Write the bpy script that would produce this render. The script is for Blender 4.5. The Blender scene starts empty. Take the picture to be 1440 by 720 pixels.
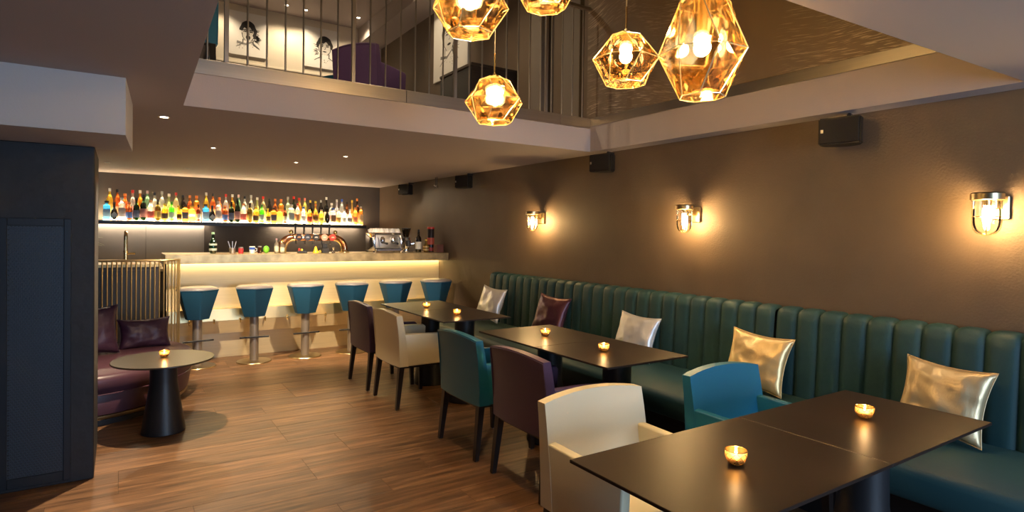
import bpy, bmesh, math, random
from mathutils import Vector, Matrix, noise

R = math.radians
scene = bpy.context.scene
COL = scene.collection

# ---------------------------------------------------------------- camera
cam_data = bpy.data.cameras.new('camera')
cam_data.sensor_fit = 'HORIZONTAL'
cam_data.sensor_width = 36.0
cam_data.lens = 837.0 / 1440.0 * 36.0
cam_data.shift_y = -20.3 / 1440.0
cam_data.clip_start = 0.05
cam = bpy.data.objects.new('camera', cam_data)
COL.objects.link(cam)
YAW, PITCH, ROLL = R(33.4), R(0.8), R(0.8)
_f = Vector((math.sin(YAW) * math.cos(PITCH), math.cos(YAW) * math.cos(PITCH), -math.sin(PITCH)))
_r = Vector((math.cos(YAW), -math.sin(YAW), 0))
_u = _r.cross(_f)
_r2 = _r * math.cos(ROLL) + _u * math.sin(ROLL)
_u2 = -_r * math.sin(ROLL) + _u * math.cos(ROLL)
cam.matrix_world = Matrix(((_r2.x, _u2.x, -_f.x, 0), (_r2.y, _u2.y, -_f.y, 0), (_r2.z, _u2.z, -_f.z, 1.42), (0, 0, 0, 1)))
scene.camera = cam

# ---------------------------------------------------------------- world, exposure
vs = scene.view_settings
vs.view_transform = 'Standard'
vs.look = 'None'
vs.gamma = 1.0
vs.use_curve_mapping = False
vs.exposure = 0.85
world = bpy.data.worlds.new('world')
scene.world = world
world.use_nodes = True
bg = world.node_tree.nodes['Background']
bg.inputs[0].default_value = (0.45, 0.62, 1.0, 1)
bg.inputs[1].default_value = 0.35


def lamp(name, kind, loc, energy, color, target=None, **kw):
    d = bpy.data.lights.new(name, kind)
    d.energy = energy
    d.color = color
    for k, v in kw.items():
        setattr(d, k, v)
    o = bpy.data.objects.new(name, d)
    COL.objects.link(o)
    o.location = loc
    if target is not None:
        o.rotation_euler = (Vector(target) - Vector(loc)).to_track_quat('-Z', 'Y').to_euler()
    return o


WARM = (1.0, 0.70, 0.38)
WARM2 = (1.0, 0.78, 0.52)
COOL = (0.55, 0.75, 1.0)
# daylight in the window of the front wall (behind the camera)
lamp('window_daylight', 'AREA', (2.0, -2.78, 1.25), 100, COOL, (2.0, 3.0, 1.15), shape='RECTANGLE', size=2.3, size_y=1.5)

# ---------------------------------------------------------------- mesh helpers
def new_bm():
    return bmesh.new()


def bx(bm, x0, x1, y0, y1, z0, z1, bev=0.0, seg=2, mat=None):
    m = Matrix.Translation(((x0 + x1) / 2, (y0 + y1) / 2, (z0 + z1) / 2)) @ Matrix.Diagonal((x1 - x0, y1 - y0, z1 - z0, 1))
    if mat is not None:
        m = mat @ m
    r = bmesh.ops.create_cube(bm, size=1.0, matrix=m)
    if bev > 0:
        es = list({e for v in r['verts'] for e in v.link_edges})
        bmesh.ops.bevel(bm, geom=es, offset=bev, segments=seg, affect='EDGES', profile=0.5)
    return bm


def lathe(bm, prof, n=16, c=(0, 0, 0), sx=1.0, sy=1.0, rot=0.0, cap=True):
    rings = []
    for r, z in prof:
        if r <= 1e-6:
            rings.append([bm.verts.new((c[0], c[1], c[2] + z))])
        else:
            rings.append([bm.verts.new((c[0] + sx * r * math.cos(2 * math.pi * k / n + rot), c[1] + sy * r * math.sin(2 * math.pi * k / n + rot), c[2] + z)) for k in range(n)])
    for a, b in zip(rings[:-1], rings[1:]):
        for k in range(n):
            k2 = (k + 1) % n
            if len(a) == 1 and len(b) == 1:
                continue
            if len(a) == 1:
                bm.faces.new((a[0], b[k2], b[k]))
            elif len(b) == 1:
                bm.faces.new((a[k], a[k2], b[0]))
            else:
                bm.faces.new((a[k], a[k2], b[k2], b[k]))
    if cap:
        if len(rings[0]) > 2:
            bm.faces.new(list(reversed(rings[0])))
        if len(rings[-1]) > 2:
            bm.faces.new(rings[-1])
    return bm


def tube(bm, pts, r, n=8, closed=False):
    pts = [Vector(p) for p in pts]
    m = len(pts)
    rs = r if isinstance(r, (list, tuple)) else [r] * m
    rings = []
    up = None
    for i, p in enumerate(pts):
        if closed:
            t = (pts[(i + 1) % m] - pts[i - 1])
        else:
            t = (pts[min(i + 1, m - 1)] - pts[max(i - 1, 0)])
        t.normalize()
        if up is None:
            a = Vector((0, 0, 1)) if abs(t.z) < 0.9 else Vector((1, 0, 0))
            up = (a - t * a.dot(t)).normalized()
        else:
            up = (up - t * up.dot(t)).normalized()
        s = t.cross(up)
        rings.append([bm.verts.new(p + (up * math.cos(2 * math.pi * k / n) + s * math.sin(2 * math.pi * k / n)) * rs[i]) for k in range(n)])
    pairs = list(zip(rings[:-1], rings[1:]))
    if closed:
        pairs.append((rings[-1], rings[0]))
    for a, b in pairs:
        for k in range(n):
            k2 = (k + 1) % n
            bm.faces.new((a[k], a[k2], b[k2], b[k]))
    if not closed:
        bm.faces.new(list(reversed(rings[0])))
        bm.faces.new(rings[-1])
    return bm


def prism(bm, pts, z0, z1):
    a = [bm.verts.new((x, y, z0)) for x, y in pts]
    b = [bm.verts.new((x, y, z1)) for x, y in pts]
    n = len(pts)
    bm.faces.new(list(reversed(a)))
    bm.faces.new(b)
    for k in range(n):
        bm.faces.new((a[k], a[(k + 1) % n], b[(k + 1) % n], b[k]))
    return bm


def sph(bm, c, r, u=12, v=8, sc=(1, 1, 1)):
    bmesh.ops.create_uvsphere(bm, u_segments=u, v_segments=v, radius=1.0, matrix=Matrix.Translation(c) @ Matrix.Diagonal((r * sc[0], r * sc[1], r * sc[2], 1)))
    return bm


def cyl_between(bm, p0, p1, r, n=10):
    return tube(bm, [p0, p1], r, n)


def to_mesh(name, bm, mat, smooth=35):
    bmesh.ops.recalc_face_normals(bm, faces=bm.faces)
    me = bpy.data.meshes.new(name)
    bm.to_mesh(me)
    bm.free()
    if mat is not None:
        me.materials.append(mat)
    if smooth:
        me.polygons.foreach_set('use_smooth', [True] * len(me.polygons))
        me.set_sharp_from_angle(angle=R(smooth))
    return me


def obj(name, bm, mat, parent=None, smooth=35, label=None):
    o = bpy.data.objects.new(name, to_mesh(name, bm, mat, smooth))
    COL.objects.link(o)
    if parent is not None:
        o.parent = parent
    if label:
        o['label'] = label
    return o


def tag(o, label, cat, group=None):
    o['label'] = label
    o['category'] = cat
    if group:
        o['group'] = group
    return o


def thing(name, label, cat, loc=(0, 0, 0), rz=0.0, group=None):
    o = bpy.data.objects.new(name, None)
    o.empty_display_size = 0.05
    COL.objects.link(o)
    o.location = loc
    o.rotation_euler = (0, 0, rz)
    return tag(o, label, cat, group)


def struct(name, bm, mat, smooth=0):
    o = obj(name, bm, mat, None, smooth)
    o['kind'] = 'structure'
    return o


def copy_tree(o, parent=None):
    c = o.copy()
    COL.objects.link(c)
    c.parent = parent
    for ch in list(o.children):
        copy_tree(ch, c)
    return c


# ---------------------------------------------------------------- materials
MATS = {}


def principled(name, color, rough=0.5, metal=0.0, spec=0.5, noise_scale=0.0, noise_amt=0.0, bump=0.0, bump_scale=60.0, coat=0.0, stretch=None, sheen=0.0, aniso=0.0):
    m = bpy.data.materials.new(name)
    m.use_nodes = True
    nt = m.node_tree
    b = nt.nodes['Principled BSDF']
    b.inputs['Base Color'].default_value = (*color, 1)
    b.inputs['Roughness'].default_value = rough
    b.inputs['Metallic'].default_value = metal
    b.inputs['Specular IOR Level'].default_value = spec
    if coat:
        b.inputs['Coat Weight'].default_value = coat
        b.inputs['Coat Roughness'].default_value = 0.15
    if sheen:
        b.inputs['Sheen Weight'].default_value = sheen
    if noise_amt or bump:
        tc = nt.nodes.new('ShaderNodeTexCoord')
        mp = nt.nodes.new('ShaderNodeMapping')
        nt.links.new(tc.outputs['Object'], mp.inputs['Vector'])
        if stretch:
            mp.inputs['Scale'].default_value = stretch
    if noise_amt:
        n = nt.nodes.new('ShaderNodeTexNoise')
        n.inputs['Scale'].default_value = noise_scale
        n.inputs['Detail'].default_value = 5
        nt.links.new(mp.outputs[0], n.inputs['Vector'])
        cr = nt.nodes.new('ShaderNodeValToRGB')
        cr.color_ramp.elements[0].position = 0.3
        cr.color_ramp.elements[1].position = 0.7
        cr.color_ramp.elements[0].color = (*[c * (1 - noise_amt) for c in color], 1)
        cr.color_ramp.elements[1].color = (*[min(1, c * (1 + noise_amt)) for c in color], 1)
        nt.links.new(n.outputs[0], cr.inputs[0])
        nt.links.new(cr.outputs[0], b.inputs['Base Color'])
    if bump:
        n2 = nt.nodes.new('ShaderNodeTexNoise')
        n2.inputs['Scale'].default_value = bump_scale
        n2.inputs['Detail'].default_value = 4
        nt.links.new(mp.outputs[0], n2.inputs['Vector'])
        bp = nt.nodes.new('ShaderNodeBump')
        bp.inputs['Strength'].default_value = bump
        bp.inputs['Distance'].default_value = 0.01
        nt.links.new(n2.outputs[0], bp.inputs['Height'])
        nt.links.new(bp.outputs[0], b.inputs['Normal'])
    MATS[name] = m
    return m


def emit(name, color, strength):
    m = bpy.data.materials.new(name)
    m.use_nodes = True
    nt = m.node_tree
    nt.nodes.clear()
    e = nt.nodes.new('ShaderNodeEmission')
    e.inputs[0].default_value = (*color, 1)
    e.inputs[1].default_value = strength
    o = nt.nodes.new('ShaderNodeOutputMaterial')
    nt.links.new(e.outputs[0], o.inputs[0])
    MATS[name] = m
    return m


def clear_glass(name, tint, gloss, gcol=(1, 1, 1), refr=0.0, rough=0.02, transl=0.0, ior=1.45):
    """thin glass: transparent tint + mirror gloss (+ refraction, + translucency)"""
    m = bpy.data.materials.new(name)
    m.use_nodes = True
    nt = m.node_tree
    nt.nodes.clear()
    t = nt.nodes.new('ShaderNodeBsdfTransparent')
    t.inputs[0].default_value = (*tint, 1)
    cur = t.outputs[0]
    if refr:
        r = nt.nodes.new('ShaderNodeBsdfRefraction')
        r.inputs[0].default_value = (*tint, 1)
        r.inputs['Roughness'].default_value = 0.0
        r.inputs['IOR'].default_value = 1.35
        mx = nt.nodes.new('ShaderNodeMixShader')
        mx.inputs[0].default_value = refr
        nt.links.new(cur, mx.inputs[1])
        nt.links.new(r.outputs[0], mx.inputs[2])
        cur = mx.outputs[0]
    if transl:
        r = nt.nodes.new('ShaderNodeBsdfTranslucent')
        r.inputs[0].default_value = (*tint, 1)
        mx = nt.nodes.new('ShaderNodeMixShader')
        mx.inputs[0].default_value = transl
        nt.links.new(cur, mx.inputs[1])
        nt.links.new(r.outputs[0], mx.inputs[2])
        cur = mx.outputs[0]
    g = nt.nodes.new('ShaderNodeBsdfGlossy')
    g.inputs[0].default_value = (*gcol, 1)
    g.inputs['Roughness'].default_value = rough
    fr = nt.nodes.new('ShaderNodeFresnel')
    fr.inputs[0].default_value = ior
    mr = nt.nodes.new('ShaderNodeMath')
    mr.operation = 'ADD'
    mr.use_clamp = True
    mr.inputs[1].default_value = gloss
    nt.links.new(fr.outputs[0], mr.inputs[0])
    mx = nt.nodes.new('ShaderNodeMixShader')
    nt.links.new(mr.outputs[0], mx.inputs[0])
    nt.links.new(cur, mx.inputs[1])
    nt.links.new(g.outputs[0], mx.inputs[2])
    o = nt.nodes.new('ShaderNodeOutputMaterial')
    nt.links.new(mx.outputs[0], o.inputs[0])
    MATS[name] = m
    return m


M_wall = principled('taupe_plaster', (0.118, 0.083, 0.055), 0.62, bump=0.25, bump_scale=90, noise_scale=3, noise_amt=0.08)
M_backwall = principled('dark_taupe_paint', (0.085, 0.066, 0.052), 0.6, bump=0.15, bump_scale=90, noise_scale=3, noise_amt=0.06)
M_ceil = principled('greige_ceiling_paint', (0.40, 0.345, 0.325), 0.8, bump=0.06, bump_scale=120)
M_white = principled('white_paint', (0.44, 0.43, 0.43), 0.7, bump=0.05, bump_scale=120)
M_cream = principled('cream_paint', (0.70, 0.63, 0.50), 0.7)
M_column = principled('blue_black_plaster', (0.008, 0.0085, 0.011), 0.6, bump=0.3, bump_scale=14, noise_scale=5, noise_amt=0.25)
M_grille = principled('blue_black_metal', (0.010, 0.013, 0.019), 0.45, metal=0.2)
M_sheet = principled('perforated_blue_steel', (0.050, 0.066, 0.090), 0.42, metal=0.2)
M_brass = principled('brushed_brass', (0.50, 0.40, 0.24), 0.28, metal=1.0, noise_scale=4, noise_amt=0.06, stretch=(0.4, 0.4, 30))
M_polbrass = principled('polished_brass', (0.80, 0.62, 0.32), 0.2, metal=1.0)
M_steeltrim = principled('brushed_steel_trim', (0.47, 0.43, 0.38), 0.34, metal=1.0, noise_scale=4, noise_amt=0.05, stretch=(0.4, 0.4, 30))
M_steel = principled('brushed_steel', (0.50, 0.47, 0.43), 0.38, metal=1.0)
M_chrome = principled('chrome', (0.8, 0.8, 0.82), 0.08, metal=1.0)
M_copper = principled('polished_copper', (0.72, 0.34, 0.18), 0.15, metal=1.0)
M_pewter = principled('patinated_pewter', (0.48, 0.37, 0.20), 0.42, metal=0.9, noise_scale=9, noise_amt=0.3)
M_ledge = principled('satin_brass_ledge', (0.72, 0.55, 0.28), 0.32, metal=0.9)
M_barpanel = principled('brushed_pale_brass_panel', (0.70, 0.57, 0.35), 0.42, metal=0.3, noise_scale=5, noise_amt=0.06, stretch=(0.5, 1, 40))
M_black = principled('matt_black', (0.012, 0.012, 0.014), 0.42)
M_blackpl = principled('black_plastic', (0.012, 0.011, 0.010), 0.5, spec=0.25)
M_tabletop = principled('black_brown_laminate', (0.017, 0.0092, 0.006), 0.38, spec=0.5, bump=0.03, bump_scale=400)
M_tableedge = M_tabletop
M_legwood = principled('wenge_wood', (0.016, 0.010, 0.008), 0.35, noise_scale=10, noise_amt=0.3, stretch=(6, 6, 0.6))
M_teal = principled('teal_leather', (0.010, 0.138, 0.235), 0.42, bump=0.08, bump_scale=220)
M_cream_l = principled('cream_leather', (0.74, 0.66, 0.45), 0.36, metal=0.1, bump=0.06, bump_scale=220)
M_purple = principled('purple_leather', (0.068, 0.034, 0.086), 0.42, bump=0.08, bump_scale=220)
M_banq = principled('petrol_green_leather', (0.017, 0.058, 0.063), 0.52, spec=0.35, bump=0.07, bump_scale=180)
M_stoolfab = principled('petrol_blue_fabric', (0.004, 0.062, 0.125), 0.6, bump=0.15, bump_scale=300)
M_stoolpole = principled('satin_grey_steel', (0.36, 0.31, 0.26), 0.48, metal=0.7)
M_stooltop = principled('lit_petrol_seat_top', (0.20, 0.18, 0.18), 0.35, bump=0.1, bump_scale=300)  # pale pinkish tone puts the light from above into the petrol seat top
M_sofafab = principled('aubergine_leather', (0.075, 0.030, 0.045), 0.38, bump=0.08, bump_scale=180)
M_purplesatin = principled('aubergine_satin', (0.036, 0.011, 0.032), 0.45, metal=0.1, bump=0.3, bump_scale=20, stretch=(1.0, 0.35, 1.0))
M_silver = principled('silver_satin', (0.74, 0.73, 0.71), 0.42, metal=0.5, bump=0.35, bump_scale=22, stretch=(1.0, 0.35, 1.0))
M_plum = principled('plum_satin', (0.075, 0.024, 0.04), 0.33, metal=0.4, bump=0.35, bump_scale=22, stretch=(1.0, 0.35, 1.0))
M_gold = principled('gold_satin', (0.72, 0.53, 0.25), 0.40, metal=0.65, bump=0.35, bump_scale=22, stretch=(1.0, 0.35, 1.0))
M_champ = principled('champagne_satin', (0.56, 0.43, 0.24), 0.40, metal=0.6, bump=0.35, bump_scale=22, stretch=(1.0, 0.35, 1.0))
M_paper = principled('white_canvas', (0.8, 0.78, 0.72), 0.8)
M_ink = principled('charcoal_ink', (0.03, 0.028, 0.026), 0.8)
M_inkgrey = principled('grey_ink_wash', (0.25, 0.24, 0.22), 0.8)
M_china = principled('white_china', (0.8, 0.78, 0.74), 0.2)
M_wax = principled('candle_wax', (0.9, 0.82, 0.65), 0.5)
M_darkwood = principled('dark_wood', (0.03, 0.02, 0.014), 0.4, noise_scale=8, noise_amt=0.3, stretch=(1, 8, 8))

E_bulb = emit('warm_bulb_glow', (1.0, 0.72, 0.36), 440)
E_sconce = emit('amber_filament_glow', (1.0, 0.62, 0.25), 300)
E_led = emit('warm_led_strip', (1.0, 0.74, 0.30), 11)
E_shelf = emit('lit_shelf_edge', (1.0, 0.80, 0.50), 22)
E_under = emit('under_shelf_led', (1.0, 0.82, 0.58), 26)
E_down = emit('downlight_glow', (1.0, 0.85, 0.62), 14)
E_flame = emit('candle_flame', (1.0, 0.62, 0.22), 60)
G_gold = clear_glass('amber_mirrored_glass', (1.0, 0.93, 0.80), 0.10, (1.0, 0.84, 0.58), refr=0.3)
M_glint = principled('amber_edge_glint', (1.0, 0.82, 0.5), 0.22, metal=0.6)
G_clear = clear_glass('clear_glass', (0.98, 0.97, 0.95), 0.02, ior=1.2)
G_votive = clear_glass('amber_votive_glass', (1.0, 0.82, 0.55), 0.16, (1.0, 0.82, 0.5), transl=0.35, rough=0.1)
G_window = clear_glass('window_glass', (0.95, 0.97, 1.0), 0.02)


def wood_floor():
    m = bpy.data.materials.new('oak_vinyl_plank')
    m.use_nodes = True
    nt = m.node_tree
    b = nt.nodes['Principled BSDF']
    b.inputs['Roughness'].default_value = 0.40
    tc = nt.nodes.new('ShaderNodeTexCoord')
    oi = nt.nodes.new('ShaderNodeObjectInfo')
    add = nt.nodes.new('ShaderNodeVectorMath')
    add.operation = 'ADD'
    mul = nt.nodes.new('ShaderNodeVectorMath')
    mul.operation = 'SCALE'
    mul.inputs['Scale'].default_value = 37.0
    cmb = nt.nodes.new('ShaderNodeCombineXYZ')
    for k in range(3):
        nt.links.new(oi.outputs['Random'], cmb.inputs[k])
    nt.links.new(cmb.outputs[0], mul.inputs[0])
    nt.links.new(tc.outputs['Object'], add.inputs[0])
    nt.links.new(mul.outputs[0], add.inputs[1])
    mp = nt.nodes.new('ShaderNodeMapping')
    mp.inputs['Scale'].default_value = (1.3, 16, 1)
    nt.links.new(add.outputs[0], mp.inputs[0])
    n1 = nt.nodes.new('ShaderNodeTexNoise')
    n1.inputs['Scale'].default_value = 1.6
    n1.inputs['Detail'].default_value = 8
    n1.inputs['Roughness'].default_value = 0.62
    n1.inputs['Distortion'].default_value = 0.5
    nt.links.new(mp.outputs[0], n1.inputs['Vector'])
    cr = nt.nodes.new('ShaderNodeValToRGB')
    e = cr.color_ramp.elements
    e[0].position = 0.30
    e[0].color = (0.055, 0.026, 0.011, 1)
    e[1].position = 0.72
    e[1].color = (0.30, 0.155, 0.072, 1)
    k = cr.color_ramp.elements.new(0.5)
    k.color = (0.15, 0.074, 0.033, 1)
    nt.links.new(n1.outputs[0], cr.inputs[0])
    hs = nt.nodes.new('ShaderNodeHueSaturation')
    mr = nt.nodes.new('ShaderNodeMapRange')
    mr.inputs['To Min'].default_value = 0.78
    mr.inputs['To Max'].default_value = 1.2
    nt.links.new(oi.outputs['Random'], mr.inputs['Value'])
    nt.links.new(mr.outputs[0], hs.inputs['Value'])
    nt.links.new(cr.outputs[0], hs.inputs['Color'])
    nt.links.new(hs.outputs[0], b.inputs['Base Color'])
    mp2 = nt.nodes.new('ShaderNodeMapping')
    mp2.inputs['Scale'].default_value = (4, 90, 1)
    nt.links.new(add.outputs[0], mp2.inputs[0])
    n2 = nt.nodes.new('ShaderNodeTexNoise')
    n2.inputs['Scale'].default_value = 2.0
    n2.inputs['Detail'].default_value = 4
    nt.links.new(mp2.outputs[0], n2.inputs['Vector'])
    bp = nt.nodes.new('ShaderNodeBump')
    bp.inputs['Strength'].default_value = 0.25
    bp.inputs['Distance'].default_value = 0.004
    nt.links.new(n2.outputs[0], bp.inputs['Height'])
    nt.links.new(bp.outputs[0], b.inputs['Normal'])
    return m


M_floor = wood_floor()
M_sub = principled('floor_joint', (0.03, 0.018, 0.01), 0.7)


def fur_wallpaper():
    m = bpy.data.materials.new('fine_stroke_wallpaper')
    m.use_nodes = True
    nt = m.node_tree
    b = nt.nodes['Principled BSDF']
    b.inputs['Roughness'].default_value = 0.5
    tc = nt.nodes.new('ShaderNodeTexCoord')
    w = nt.nodes.new('ShaderNodeTexNoise')
    w.inputs['Scale'].default_value = 0.9
    w.inputs['Detail'].default_value = 1
    nt.links.new(tc.outputs['Object'], w.inputs['Vector'])
    mp = nt.nodes.new('ShaderNodeMapping')
    mp.inputs['Rotation'].default_value = (R(52), 0, 0)
    mp.inputs['Scale'].default_value = (1, 6, 110)
    ad = nt.nodes.new('ShaderNodeVectorMath')
    ad.operation = 'ADD'
    sc = nt.nodes.new('ShaderNodeVectorMath')
    sc.operation = 'SCALE'
    sc.inputs['Scale'].default_value = 0.5
    nt.links.new(w.outputs['Color'], sc.inputs[0])
    nt.links.new(tc.outputs['Object'], ad.inputs[0])
    nt.links.new(sc.outputs[0], ad.inputs[1])
    nt.links.new(ad.outputs[0], mp.inputs[0])
    n = nt.nodes.new('ShaderNodeTexNoise')
    n.inputs['Scale'].default_value = 1.5
    n.inputs['Detail'].default_value = 3
    nt.links.new(mp.outputs[0], n.inputs['Vector'])
    cr = nt.nodes.new('ShaderNodeValToRGB')
    cr.color_ramp.elements[0].position = 0.54
    cr.color_ramp.elements[0].color = (0, 0, 0, 1)
    cr.color_ramp.elements[1].position = 0.64
    cr.color_ramp.elements[1].color = (1, 1, 1, 1)
    nt.links.new(n.outputs[0], cr.inputs[0])
    n3 = nt.nodes.new('ShaderNodeTexNoise')
    n3.inputs['Scale'].default_value = 1.5
    n3.inputs['Detail'].default_value = 2
    nt.links.new(tc.outputs['Object'], n3.inputs['Vector'])
    cr3 = nt.nodes.new('ShaderNodeValToRGB')
    cr3.color_ramp.elements[0].position = 0.36
    cr3.color_ramp.elements[0].color = (0, 0, 0, 1)
    cr3.color_ramp.elements[1].position = 0.62
    cr3.color_ramp.elements[1].color = (1, 1, 1, 1)
    nt.links.new(n3.outputs[0], cr3.inputs[0])
    mu = nt.nodes.new('ShaderNodeMath')
    mu.operation = 'MULTIPLY'
    nt.links.new(cr.outputs[0], mu.inputs[0])
    nt.links.new(cr3.outputs[0], mu.inputs[1])
    mix = nt.nodes.new('ShaderNodeMixRGB')
    mix.inputs[1].default_value = (0.16, 0.118, 0.08, 1)
    mix.inputs[2].default_value = (0.55, 0.46, 0.35, 1)
    nt.links.new(mu.outputs[0], mix.inputs[0])
    nt.links.new(mix.outputs[0], b.inputs['Base Color'])
    return m


M_fur = fur_wallpaper()

# ---------------------------------------------------------------- the setting
W = 3.62          # right wall
ZC = 2.15         # lower ceiling
ZF = 2.42         # upper floor
ZU = 4.70         # upper ceiling
XL, YB, YN = -2.2, 9.52, -2.6
VX0, VX1, VY0, VY1 = 0.28, 3.472, 1.0, 4.03   # the opening to the upper floor

fl = struct('floor', bx(new_bm(), XL, W, YN, YB, -0.1, -0.0015), M_sub)
rng = random.Random(4)
_pm = {}
PW, PL = 0.18, 1.26


def plank_mesh(l):
    k = round(l, 3)
    if k not in _pm:
        _pm[k] = to_mesh('plank', bx(new_bm(), 0, k - 0.0015, 0, PW - 0.0015, -0.02, 0.0, 0.0012, 1), M_floor, 0)
    return _pm[k]


_y = -0.18
while _y < 7.5:
    off = rng.choice((0.0, 0.32, 0.63, 0.95))
    x = XL
    first = True
    while x < W - 0.01:
        l = (PL - off) if first else PL
        first = False
        l = min(l, W - x)
        o = bpy.data.objects.new('plank', plank_mesh(l))
        COL.objects.link(o)
        o.location = (x, _y, 0.0)
        o.parent = fl
        x += l
    _y += PW

struct('wall_right', bx(new_bm(), W, W + 0.15, YN, YB, 0, ZU), M_wall)
struct('wall_back', bx(new_bm(), XL, W, YB, YB + 0.15, 0, ZC), M_backwall)
struct('wall_left', bx(new_bm(), XL - 0.15, XL, YN, YB, 0, ZU), M_backwall)
bm = new_bm()
bx(bm, XL, 0.7, YN - 0.15, YN, 0, ZU)
bx(bm, 3.3, W, YN - 0.15, YN, 0, ZU)
bx(bm, 0.7, 3.3, YN - 0.15, YN, 0, 0.45)
bx(bm, 0.7, 3.3, YN - 0.15, YN, 2.05, ZU)
struct('wall_front', bm, M_backwall)
bm = new_bm()
for a, b in ((0.7, 0.75), (1.96, 2.04), (3.25, 3.3)):
    bx(bm, a, b, YN - 0.11, YN - 0.05, 0.45, 2.05)
bx(bm, 0.7, 3.3, YN - 0.11, YN - 0.05, 0.45, 0.5)
bx(bm, 0.7, 3.3, YN - 0.11, YN - 0.05, 2.0, 2.05)
w1 = struct('window_1', bm, M_black)
for a, b in ((0.75, 1.96), (2.04, 3.25)):
    obj('pane', bx(new_bm(), a, b, YN - 0.085, YN - 0.079, 0.5, 2.0), G_window, w1, 0)

bm = new_bm()                                   # lower ceiling and its edge beams round the opening
prism(bm, [(XL, VY1), (W, VY1), (W, YB), (XL, YB)], ZC, ZF)
prism(bm, [(XL, YN), (W, YN), (W, 1.0), (VX1, 1.0), (0.235, 1.15), (XL, 1.15)], ZC, ZF)
prism(bm, [(XL, 1.15), (0.235, 1.15), (0.312, VY1), (XL, VY1)], ZC, ZF)
prism(bm, [(VX1, 1.0), (W, 1.0), (W, VY1), (VX1, VY1)], ZC, ZF)
struct('ceiling', bm, M_ceil)
struct('wall_upper_back', bx(new_bm(), XL, W, YB, YB + 0.15, ZC, ZU), M_cream)
struct('wall_upper_right', bx(new_bm(), VX1 + 0.006, W, VY0 - 0.6, VY1 + 0.06, ZF, ZU), M_fur)
struct('ceiling_upper', bx(new_bm(), XL, W, YN, YB, ZU, ZU + 0.15), M_ceil)
t1 = struct('trim_1', bx(new_bm(), 0.25, VX1 - 0.006, VY1 - 0.004, VY1 + 0.07, 2.352, 2.438), M_black)
for a_, b_ in ((0.25, 1.722), (1.725, 3.13), (3.133, VX1 - 0.006)):
    obj('strip', bx(new_bm(), a_, b_, VY1 - 0.008, VY1 + 0.071, 2.350, 2.441, 0.002, 1), M_steeltrim, t1, 0)
struct('trim_2', bx(new_bm(), VX1 - 0.006, VX1 + 0.004, VY0 + 0.33, VY1 + 0.07, 2.370, 2.441, 0.002, 1), M_steeltrim)
struct('trim_3', bx(new_bm(), XL, W, YB - 0.018, YB, 3.845, 3.875, 0.004, 1), M_cream)
struct('ceiling_upper_soffit', bx(new_bm(), 3.22, W, VY1 + 0.3, YB, 4.45, ZU), M_ceil)
struct('ceiling_soffit', prism(new_bm(), [(-1.6, 3.47), (0.022, 3.47), (0.062, 4.2), (-1.6, 4.2)], 1.872, ZC), M_white)
col = struct('wall_column', bx(new_bm(), -1.5, -0.117, 4.09, 4.78, 0, 1.872, 0.004, 1), M_column)

# wall boards beside the opening on the upper floor
M_board_a = principled('brown_board', (0.13, 0.095, 0.065), 0.55)
M_board_b = principled('grey_brown_board', (0.16, 0.135, 0.11), 0.55)
M_board_c = principled('dark_board', (0.045, 0.032, 0.024), 0.55)
wub = struct('wall_upper_boards', bx(new_bm(), W - 0.012, W, VY1 + 0.07, 5.40, ZF, 4.45), M_board_c)
for y0, y1, t, mm in ((5.05, 5.34, 0.03, M_board_a), (4.85, 5.03, 0.09, M_board_b), (4.60, 4.72, 0.03, M_board_a), (4.30, 4.58, 0.05, M_board_b), (4.12, 4.27, 0.025, M_board_a)):
    obj('board', bx(new_bm(), W - 0.012 - t, W - 0.012, y0, y1, ZF, 4.45, 0.004, 1), mm, wub, 0)

# ---------------------------------------------------------------- vent grille in the column
vg = thing('ventilation_grille', 'tall blue-black perforated metal grille panel set in the dark column', 'grille', (0, 4.09, 0))
bm = new_bm()
bx(bm, -0.535, -0.495, -0.012, 0, 0.02, 1.465, 0.002, 1)
bx(bm, -0.255, -0.222, -0.012, 0, 0.02, 1.465, 0.002, 1)
bx(bm, -0.495, -0.255, -0.012, 0, 1.425, 1.465, 0.002, 1)
bx(bm, -0.495, -0.255, -0.012, 0, 0.02, 0.075, 0.002, 1)
obj('frame', bm, M_grille, vg, 0)
pg = obj('backing', bx(new_bm(), -0.495, -0.255, -0.0015, 0, 0.075, 1.425), M_black, vg, 0)
# perforated sheet: a lattice of thin bars (holes between them)
vv, ff = [], []
def quadbar(p, q, w_, y):
    d = Vector((q[0] - p[0], q[1] - p[1])).normalized()
    nx, nz = -d.y * w_, d.x * w_
    i = len(vv)
    vv.extend([(p[0] + nx, y, p[1] + nz), (p[0] - nx, y, p[1] - nz), (q[0] - nx, y, q[1] - nz), (q[0] + nx, y, q[1] + nz)])
    ff.append((i, i + 1, i + 2, i + 3))
st = 0.0155
zz = 0.075
rowi = 0
while zz < 1.42:
    xo = -0.495 + (st / 2 if rowi % 2 else 0)
    xx = xo
    while xx < -0.258:
        quadbar((xx, zz), (xx + st / 2, zz + st * 0.86), 0.0021, -0.006)
        quadbar((xx + st / 2, zz + st * 0.86), (min(xx + st, -0.255), zz), 0.0021, -0.006)
        xx += st
    quadbar((-0.495, zz), (-0.255, zz), 0.0021, -0.006)
    zz += st * 0.86
    rowi += 1
me = bpy.data.meshes.new('perforated_sheet')
me.from_pydata(vv, [], ff)
me.materials.append(M_sheet)
o = bpy.data.objects.new('perforated_sheet', me)
COL.objects.link(o)
o.parent = vg
o['kind'] = 'stuff'
sol = o.modifiers.new('thick', 'SOLIDIFY')
sol.thickness = 0.002

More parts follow.
